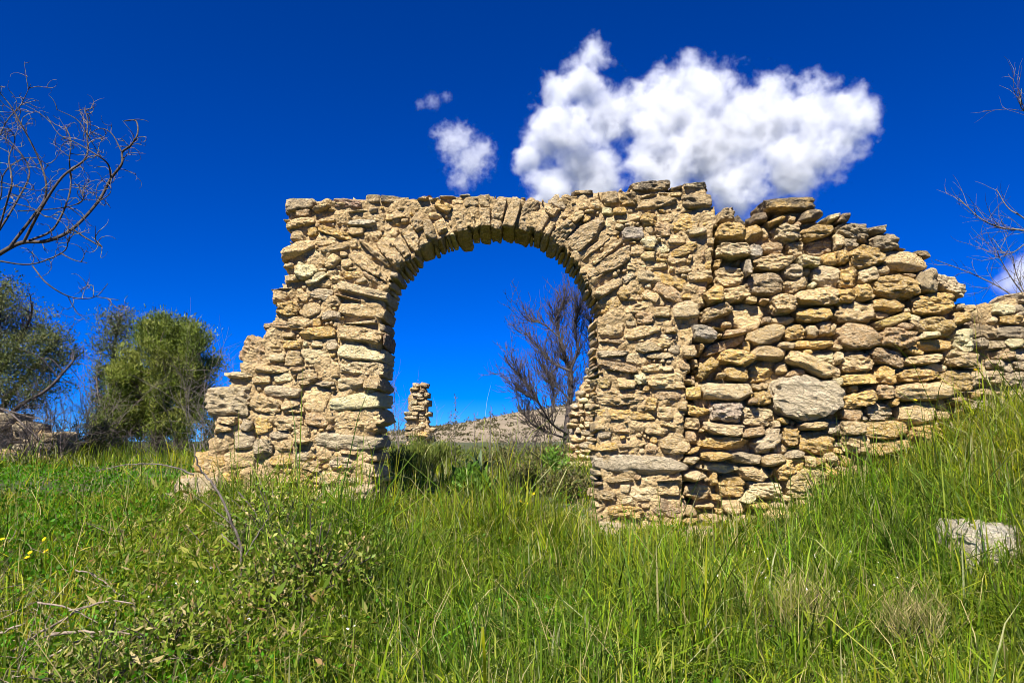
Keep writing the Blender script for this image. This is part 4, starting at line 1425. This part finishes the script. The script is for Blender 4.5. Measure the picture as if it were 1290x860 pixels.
    # tall dead stalks
    for k, (px, top, w) in enumerate(((575, 498, 1), (600, 520, .6), (622, 512, .6), (615, 517, .5), (569, 520, .7), (683, 540, .5))):
        Yk = 10.6 + k * .25
        c = at(px, 580, Yk); gz = float(ground_z(c.x, Yk)); b0 = np.array((c.x, Yk, gz))
        root = empty('dead_stalk', tuple(b0), 'tall dry flower stalk standing up against the hill and sky in the arch', 'stalk', 'dry stalks in the arch opening')
        e = np.array(at(px + r.uniform(-3, 3), top, Yk))
        t = Tubes(); p = smooth_path([b0, (b0 + e) / 2 + r.normal(0, .015, 3), e], 5); t.add(p, np.linspace(.007, .003, len(p)), 4)
        t.build('stem', M_bark_grey, root, b0)
        n = int(60 * w); P = b0 + (e - b0) * r.uniform(.55, 1, (n, 1)) + r.normal(0, .018, (n, 3))
        cc = np.hstack([np.array([.16,.13,.09]) * r.uniform(.6, 1.4, (n, 1)) * np.ones((n, 3)), np.zeros((n, 1))])
        V, F, C = leaves(P, np.full(n, .03), .5, .6, r, cc)
        link('seed_head', fast_mesh('seed_head', V - b0, [F], M_leaf, C), root)['kind'] = 'stuff'

    # --- weedy shrub in the foreground grass
    g = on_ground(395, 770, .05)
    Yf = g.y
    shrub('weed_shrub', 'weedy foreground shrub with brown and yellowing leaves in the grass', 392, 632, 775, 150, Yf, 230, 11, .036, .5, .5,
          [(.12,.19,.02),(.15,.17,.03),(.30,.22,.09),(.08,.13,.015),(.22,.24,.04),(.13,.20,.02)], M_bark_dark, .075)
    shrub('tangled_shrub', 'broad tangled green shrub rising to the foot of the left pier', 352, 592, 705, 190, on_ground(352, 705, .03).y, 230, 12, .034, .42, .6,
          [(.11,.18,.012),(.16,.22,.02),(.07,.13,.01),(.22,.25,.04),(.28,.23,.10)], M_bark_grey, .10)
    shrub('weed_shrub', 'small leafy weed beside the dead twigs below the left pier', 300, 640, 720, 70, on_ground(300, 720, .05).y, 70, 12, .032, .5, .5,
          [(.08,.14,.02),(.12,.16,.03),(.16,.14,.05)], M_bark_dark, .045)

    WC = [(.11,.17,.015),(.15,.21,.02),(.20,.20,.05),(.30,.25,.11),(.07,.12,.012)]
    for lab, px, pt, pb, wp, ncl, sz, asp in (
        ('low dark leafy weed around the bleached fallen branch', 215, 745, 830, 130, 120, .04, .35),
        ('straggly weed with dry leaves at the very front of the meadow', 120, 800, 880, 150, 110, .05, .22),
        ('dense green weed between the dead twigs and the weedy shrub', 330, 700, 790, 110, 110, .035, .45),
        ('upright leafy weed right of the weedy foreground shrub', 455, 655, 740, 60, 60, .05, .25),
        ('pale seedy weed clump before the left jamb of the arch', 440, 600, 660, 70, 60, .045, .2),
        ('straw coloured weed clump low before the dry stone ruin', 1010, 735, 800, 150, 90, .13, .035),
        ('straw coloured weed clump beside the large grey rock', 1150, 750, 810, 110, 70, .13, .035)):
        cols = WC if px < 900 else [(.26,.22,.09),(.18,.18,.05),(.34,.28,.13),(.12,.15,.02)]
        shrub('weed_clump', lab, px, pt, pb, wp, on_ground(px, pb, .03).y, ncl, 11, sz, asp, .7 if px < 900 else 1.4, cols, M_bark_dark, .07)
    # --- dead sticks in the foreground
    x0, y0, s = 0, 560, 430 / 1233.0
    def stick(name, label, paths, anchor, rad, bark, group=None, sag=0.0):
        ap = on_ground(x0 + anchor[0] * s, y0 + anchor[1] * s, 0.13)
        Yb = ap.y; b0 = np.array((ap.x, Yb, float(ground_z(ap.x, Yb))))
        root = empty(name, tuple(b0), label, 'branch', group)
        first = True
        for p, ra in paths:
            pts = px_path(p, x0, y0, s, Yb, r, .03)
            sp = smooth_path(pts, 5)
            t = Tubes(); t.add(sp + r.normal(0, .003, sp.shape), np.linspace(ra, ra * .4, len(sp)), 5)
            t.build('stem' if first else 'side_twig', bark, root, b0); first = False
        return root
    stick('dead_shrub', 'upright dead woody twigs in front of the left end of the wall',
          [([(870,520),(870,370),(835,280),(790,170),(740,110),(710,60),(700,-5)], .011), ([(700,105),(600,75),(480,70),(345,95)], .006),
           ([(875,420),(940,310),(990,240)], .006), ([(950,470),(1030,340),(1070,255)], .006), ([(800,465),(740,370),(670,290)], .005),
           ([(870,380),(820,340),(800,320)], .006), ([(835,285),(700,182)], .004), ([(775,165),(790,110)], .004)], (880, 470), .01, M_bark_grey)
    stick('fallen_branch', 'grey fallen branch with forked twigs lying across the grass', [([(20,760),(180,660),(330,580),(480,570)], .009), ([(130,570),(250,590),(350,640)], .006), ([(250,600),(330,578)], .005)], (200, 680), .01, M_bark_pale)
    stick('fallen_branch', 'bleached fallen branch forking downward in the grass', [([(250,880),(320,770),(400,690),(420,600)], .008), ([(190,682),(300,675),(470,682)], .010), ([(180,765),(300,700),(400,685)], .007), ([(400,688),(470,660)], .005)], (330, 760), .01, M_bark_pale)
    stick('fallen_branch', 'thin pale curved twig lying on the green clover', [([(270,455),(340,470),(420,530),(475,555)], .006)], (380, 520), .01, M_bark_pale)
    stick('fallen_branch', 'short grey stick poking in at the edge of the clover', [([(-40,700),(0,680),(90,642)], .009)], (20, 700), .01, M_bark_pale)
    x0, y0, s = 0, 320, 300 / 860.0
    stick('fallen_branch', 'dark dead branch leaning on the rubble heap under the broadleaf tree', [([(-60,540),(30,570),(110,640),(195,720)], .018), ([(0,555),(120,590),(190,600)], .010)], (180, 735), .01, M_bark_grey)
build_trees()

def build_litter():
    r = np.random.default_rng(515)
    tb = Tubes()
    for k in range(320):
        px, py = r.uniform(-20, 470), r.uniform(650, 900)
        if r.random() < .35: px, py = r.uniform(-20, 220), r.uniform(740, 900)
        g = np.array(on_ground(px, py, r.uniform(.03, .16)))
        L = r.uniform(.08, .34); a = r.uniform(0, 6.28)
        p = twig(g, np.array([math.cos(a), math.sin(a), r.normal(.12, .25)]), L, r, .5, .0, 5)
        tb.add(p, np.linspace(r.uniform(.0015, .0035), .0009, len(p)), 4)
    o = tb.build('twig_litter', M_bark_pale)
    tag(o, 'thin dead twigs strewn through the weeds on the left of the meadow', 'twigs', None, 'stuff')
build_litter()

# ----------------------------------------------------------------------------
# rocks and flowers in the grass
# ----------------------------------------------------------------------------
def build_small_things():
    r = np.random.default_rng(303)
    def rock(label, px, py, wpx, hpx, lift, tint, weather=0.1, Y=None, group=None):
        g = on_ground(px, py, lift) if Y is None else at(px, py, Y)
        k = g.y / FPX
        w, h = wpx * k / 2, hpx * k / 2
        V, F = stone_shape(w, h, (w + h) * .5, r.normal(0, .1), [], int(r.integers(1 << 30)), 12, 1.3, .3)
        C = np.tile(np.append(np.array(tint), weather), (len(V), 1))
        o = link('rock', fast_mesh('rock', V, [F], M_stone, C), None, (g.x, g.y, g.z))
        tag(o, label, 'rock', group)
    rock('large pale grey rock half buried in grass below the wall end', 1246, 704, 88, 84, .02, (.66,.61,.52))
    rock('whitish rock in the grass higher up the slope beside the large grey rock', 1292, 676, 44, 50, .02, (.64,.60,.54))
    rock('pale tan block tumbled at the foot of the left pier', 250, 620, 54, 34, .10, (.60,.48,.29), .02, 6.98)
    rock('flat tan stone fallen in the grass before the left pier', 282, 640, 56, 28, .08, (.60,.48,.29), .02, 6.90)
    rock('small whitish stone lying apart in the grass by the wall foot', 204, 628, 20, 12, .05, (.66,.60,.48), .02, 6.9)

    rock('small cream stone fallen at the foot of the right jamb', 770, 668, 30, 18, .0, (.66,.54,.36), .0, 6.95)
    rock('broken ochre stone fallen below the yellow slab of the dry stone wall', 985, 655, 34, 20, .0, (.66,.46,.17), .0, 6.9)
    rock('flat brown stone fallen before the joint of the two walls', 878, 672, 40, 16, .0, (.50,.36,.20), .05, 6.85)
    rock('cream stone fallen on the grassy slope under the dry stone wall', 1085, 632, 34, 18, .0, (.68,.56,.36), .0, 6.88)
    rock('tan stone sunk in the weeds before the left jamb', 452, 622, 36, 20, .0, (.62,.48,.28), .0, 6.92)
    def flower_mesh(name, petal, n_pet, size, stem):
        V, F, C = [], [], []
        nv = 0
        t = Tubes(); t.add([(0, 0, -stem), (.004, 0, -stem * .5), (0, 0, 0)], [.0016] * 3, 4)
        V.append(np.concatenate(t.v)); F.append(t.f[0]); C.append(np.tile((.10, .16, .03, 0), (t.n, 1))); nv = t.n
        for ring, (sz, el) in enumerate(((1.0, .25), (.7, .6))):
            for k in range(n_pet):
                a = 6.283 * (k + .5 * ring) / n_pet
                d = np.array([math.cos(a) * math.cos(el), math.sin(a) * math.cos(el), math.sin(el)])
                sd = np.array([-math.sin(a), math.cos(a), 0]) * size * sz * 1.5 / n_pet
                q = np.array([[0, 0, 0], d * size * sz * .6 + sd, d * size * sz, d * size * sz * .6 - sd])
                V.append(q); F.append(np.array([[0, 1, 2, 3]]) + nv); C.append(np.tile(tuple(petal) + (0,), (4, 1))); nv += 4
        return fast_mesh(name, np.concatenate(V), F, M_petal, np.concatenate(C))
    ym = flower_mesh('yellow_flower', (.80, .56, .012), 11, .020, .24)
    wm = flower_mesh('white_flower', (.80, .72, .74), 5, .012, .2)
    def flower(me, name, label, group, px, py, lift, Y=None, sc=1.0):
        g = on_ground(px, py, lift) if Y is None else at(px, py, Y)
        o = link(name, me, None, (g.x, g.y, g.z))
        o.rotation_euler = (r.uniform(.3, 1.0), r.normal(0, .25), r.normal(0, .4)); o.scale = (sc,) * 3
        tag(o, label, 'flower', group)
    for px, py in ((56,679),(34,702),(58,694),(38,696),(3,679)):
        flower(ym, 'yellow_flower', 'small yellow flower in the clover on the left of the meadow', 'yellow flowers in the clover', px, py, .20)
    for px, py in ((655,631),(663,634),(672,622)):
        flower(ym, 'yellow_flower', 'small yellow flower in the grass of the arch opening', 'yellow flowers in the arch opening', px, py, .2, 7.0)
    flower(ym, 'yellow_flower', 'yellow flower in front of the bottom stones of the left pier', None, 429, 588, .2, 6.9, 1.3)
    flower(ym, 'yellow_flower', 'yellow flower before the long slab low in the dry stone wall', None, 1153, 504, .2, 6.85, 1.1)
    flower(ym, 'yellow_flower', 'yellow flower at the dark crack ending the dry stone wall', None, 1229, 466, .2, 6.9, 1.1)
    flower(ym, 'yellow_flower', 'lone yellow flower beside the weedy foreground shrub', None, 310, 779, .2, None, .8)
    for k in range(34):
        px = r.uniform(150, 470) if k < 16 else r.uniform(840, 1130)
        py = r.uniform(690, 800) if k < 16 else r.uniform(690, 760)
        lab = ('tiny white flower among the weeds around the dead twigs', 'white flowers around the dead twigs') if k < 16 else ('tiny white flower in the tall grass before the dry stone wall', 'white flowers before the dry stone wall')
        flower(wm, 'white_flower', lab[0], lab[1], px, py, .22, None, r.uniform(.7, 1.1))
build_small_things()

# ----------------------------------------------------------------------------
# clouds: real volumes far beyond the hill
# ----------------------------------------------------------------------------
def cloud_mat(density, aniso=0.0):
    m, nt, out = new_mat('cloud_vapour')
    pv = nt.nodes.new('ShaderNodeVolumePrincipled')
    pv.inputs['Color'].default_value = (0.875, 0.89, 0.925, 1)
    pv.inputs['Density'].default_value = density
    pv.inputs['Anisotropy'].default_value = aniso
    nt.links.new(pv.outputs[0], out.inputs['Volume'])
    return m

def cloud(name, label, blobs, Y, dens, cell, amp=0.9, thr=0.05, gain=3.0, freq=1.0, seed=0.0, depth=1.0, soft=0.25):
    k = Y / FPX
    C = [(np.array(at(px, py, Y + dy * k)), rr * k) for px, py, rr, dy in blobs]
    ctr = np.mean([c for c, _ in C], axis=0)
    ex = np.array([1.25, 1.1 / depth, 1.25])
    lo = np.min([c - q * ex for c, q in C], axis=0) - ctr
    hi = np.max([c + q * ex for c, q in C], axis=0) - ctr
    ng = bpy.data.node_groups.new(name + '_shape', 'GeometryNodeTree')
    ng.interface.new_socket('Geometry', in_out='INPUT', socket_type='NodeSocketGeometry')
    ng.interface.new_socket('Geometry', in_out='OUTPUT', socket_type='NodeSocketGeometry')
    N, L = ng.nodes, ng.links
    go = N.new('NodeGroupOutput')
    vc = N.new('GeometryNodeVolumeCube')
    vc.inputs['Min'].default_value = tuple(lo); vc.inputs['Max'].default_value = tuple(hi)
    for ax, i in (('X', 0), ('Y', 1), ('Z', 2)):
        vc.inputs['Resolution ' + ax].default_value = max(8, int((hi - lo)[i] / (cell * k)))
    vc.inputs['Background'].default_value = 0.0
    pos = N.new('GeometryNodeInputPosition').outputs[0]
    def vm(op, a, b):
        n = N.new('ShaderNodeVectorMath'); n.operation = op
        for i, v in enumerate((a, b)):
            if hasattr(v, 'links'): L.new(v, n.inputs[i])
            else: n.inputs[i].default_value = v
        return n.outputs['Value'] if op in ('DISTANCE', 'LENGTH') else n.outputs[0]
    def mm(op, a, b=0.0, c=None):
        n = N.new('ShaderNodeMath'); n.operation = op
        for i, v in enumerate((a, b, c)):
            if v is None: continue
            if hasattr(v, 'links'): L.new(v, n.inputs[i])
            else: n.inputs[i].default_value = v
        return n.outputs[0]
    def tex(vec, scale, detail, rough, out='Fac'):
        n = N.new('ShaderNodeTexNoise')
        n.inputs['Scale'].default_value = scale; n.inputs['Detail'].default_value = detail; n.inputs['Roughness'].default_value = rough
        L.new(vec, n.inputs['Vector'])
        return n.outputs[out]
    R0 = float(np.mean([q for _, q in C]))
    sp = vm('ADD', pos, (seed * 71.0 * R0, seed * 13.0 * R0, 0.0))
    warp = tex(sp, 1.6 * freq / R0, 3, 0.55, 'Color')
    w = vm('MULTIPLY', vm('SUBTRACT', warp, (0.5, 0.5, 0.5)), (R0 * 0.7,) * 3)
    p2 = vm('ADD', pos, w)
    field = None
    for c, q in C:
        d = mm('SUBTRACT', 1.0, mm('DIVIDE', vm('DISTANCE', vm('MULTIPLY', p2, (1, depth, 1)), tuple((c - ctr) * np.array([1, depth, 1]))), q))
        field = d if field is None else mm('SMOOTH_MAX', field, d, soft)
    nz = tex(vm('ADD', sp, vm('MULTIPLY', w, (0.5,) * 3)), 2.3 * freq / R0, 12, 0.68)
    nz2 = tex(vm('ADD', sp, vm('MULTIPLY', w, (1.2,) * 3)), 8.5 * freq / R0, 6, 0.7)
    f = mm('ADD', field, mm('MULTIPLY', mm('SUBTRACT', nz, 0.5), amp * 2))
    f = mm('ADD', f, mm('MULTIPLY', mm('SUBTRACT', nz2, 0.5), amp * 0.4))
    f = mm('MULTIPLY', mm('SUBTRACT', f, thr), gain)
    f = mm('POWER', mm('MINIMUM', mm('MAXIMUM', f, 0.0), 1.0), 1.5)
    L.new(f, vc.inputs['Density'])
    sm = N.new('GeometryNodeSetMaterial')
    sm.inputs['Material'].default_value = cloud_mat(dens / k)
    L.new(vc.outputs['Volume'], sm.inputs['Geometry'])
    L.new(sm.outputs[0], go.inputs[0])
    me = bpy.data.meshes.new(name)
    me.from_pydata([tuple(lo), tuple(hi)], [], [])
    o = link(name, me, None, tuple(ctr))
    md = o.modifiers.new('shape', 'NODES'); md.node_group = ng
    tag(o, label, 'cloud', None, 'structure')
    return o

cloud('cumulus_cloud', 'large white cumulus cloud with grey underside floating above the wall',
      [(735,112,46,0),(712,165,52,-20),(770,150,52,10),(835,145,68,0),(880,112,52,-10),(900,170,78,0),(960,155,70,10),(1020,148,60,0),
       (1065,142,48,-10),(1000,205,64,0),(930,230,56,0),(840,210,66,0),(740,222,60,10),(696,235,42,0),(686,180,34,0),(1050,180,44,0),(750,72,30,0),(700,110,30,10),(668,200,26,0)],
      2000, 0.095, 1.3, 1.15, 0.08, 1.7, 0.7, 0.3, 1.5, 0.2)
cloud('cumulus_cloud', 'small ragged white cloud beside the large cumulus cloud', [(575,180,30,0),(592,202,32,0),(560,172,18,0),(608,188,20,0),(582,228,18,0)],
      2000, 0.038, 0.9, 1.5, 0.08, 1.6, 0.9, 1.7)
cloud('cloud_wisp', 'faint thin wisp of cloud above the small ragged cloud', [(545,128,16,0),(530,132,11,0),(562,122,11,0)], 2000, 0.018, 0.8, 1.0, 0.2, 1.8, 1.3, 3.1)
cloud('cumulus_cloud', 'white cloud low in the sky behind the thin-twigged bare tree', [(1290,350,34,0),(1265,358,20,0),(1320,345,50,0),(1360,350,50,0)], 2000, 0.040, 1.8, 0.8, 0.12, 1.6, 1.0, 4.4)
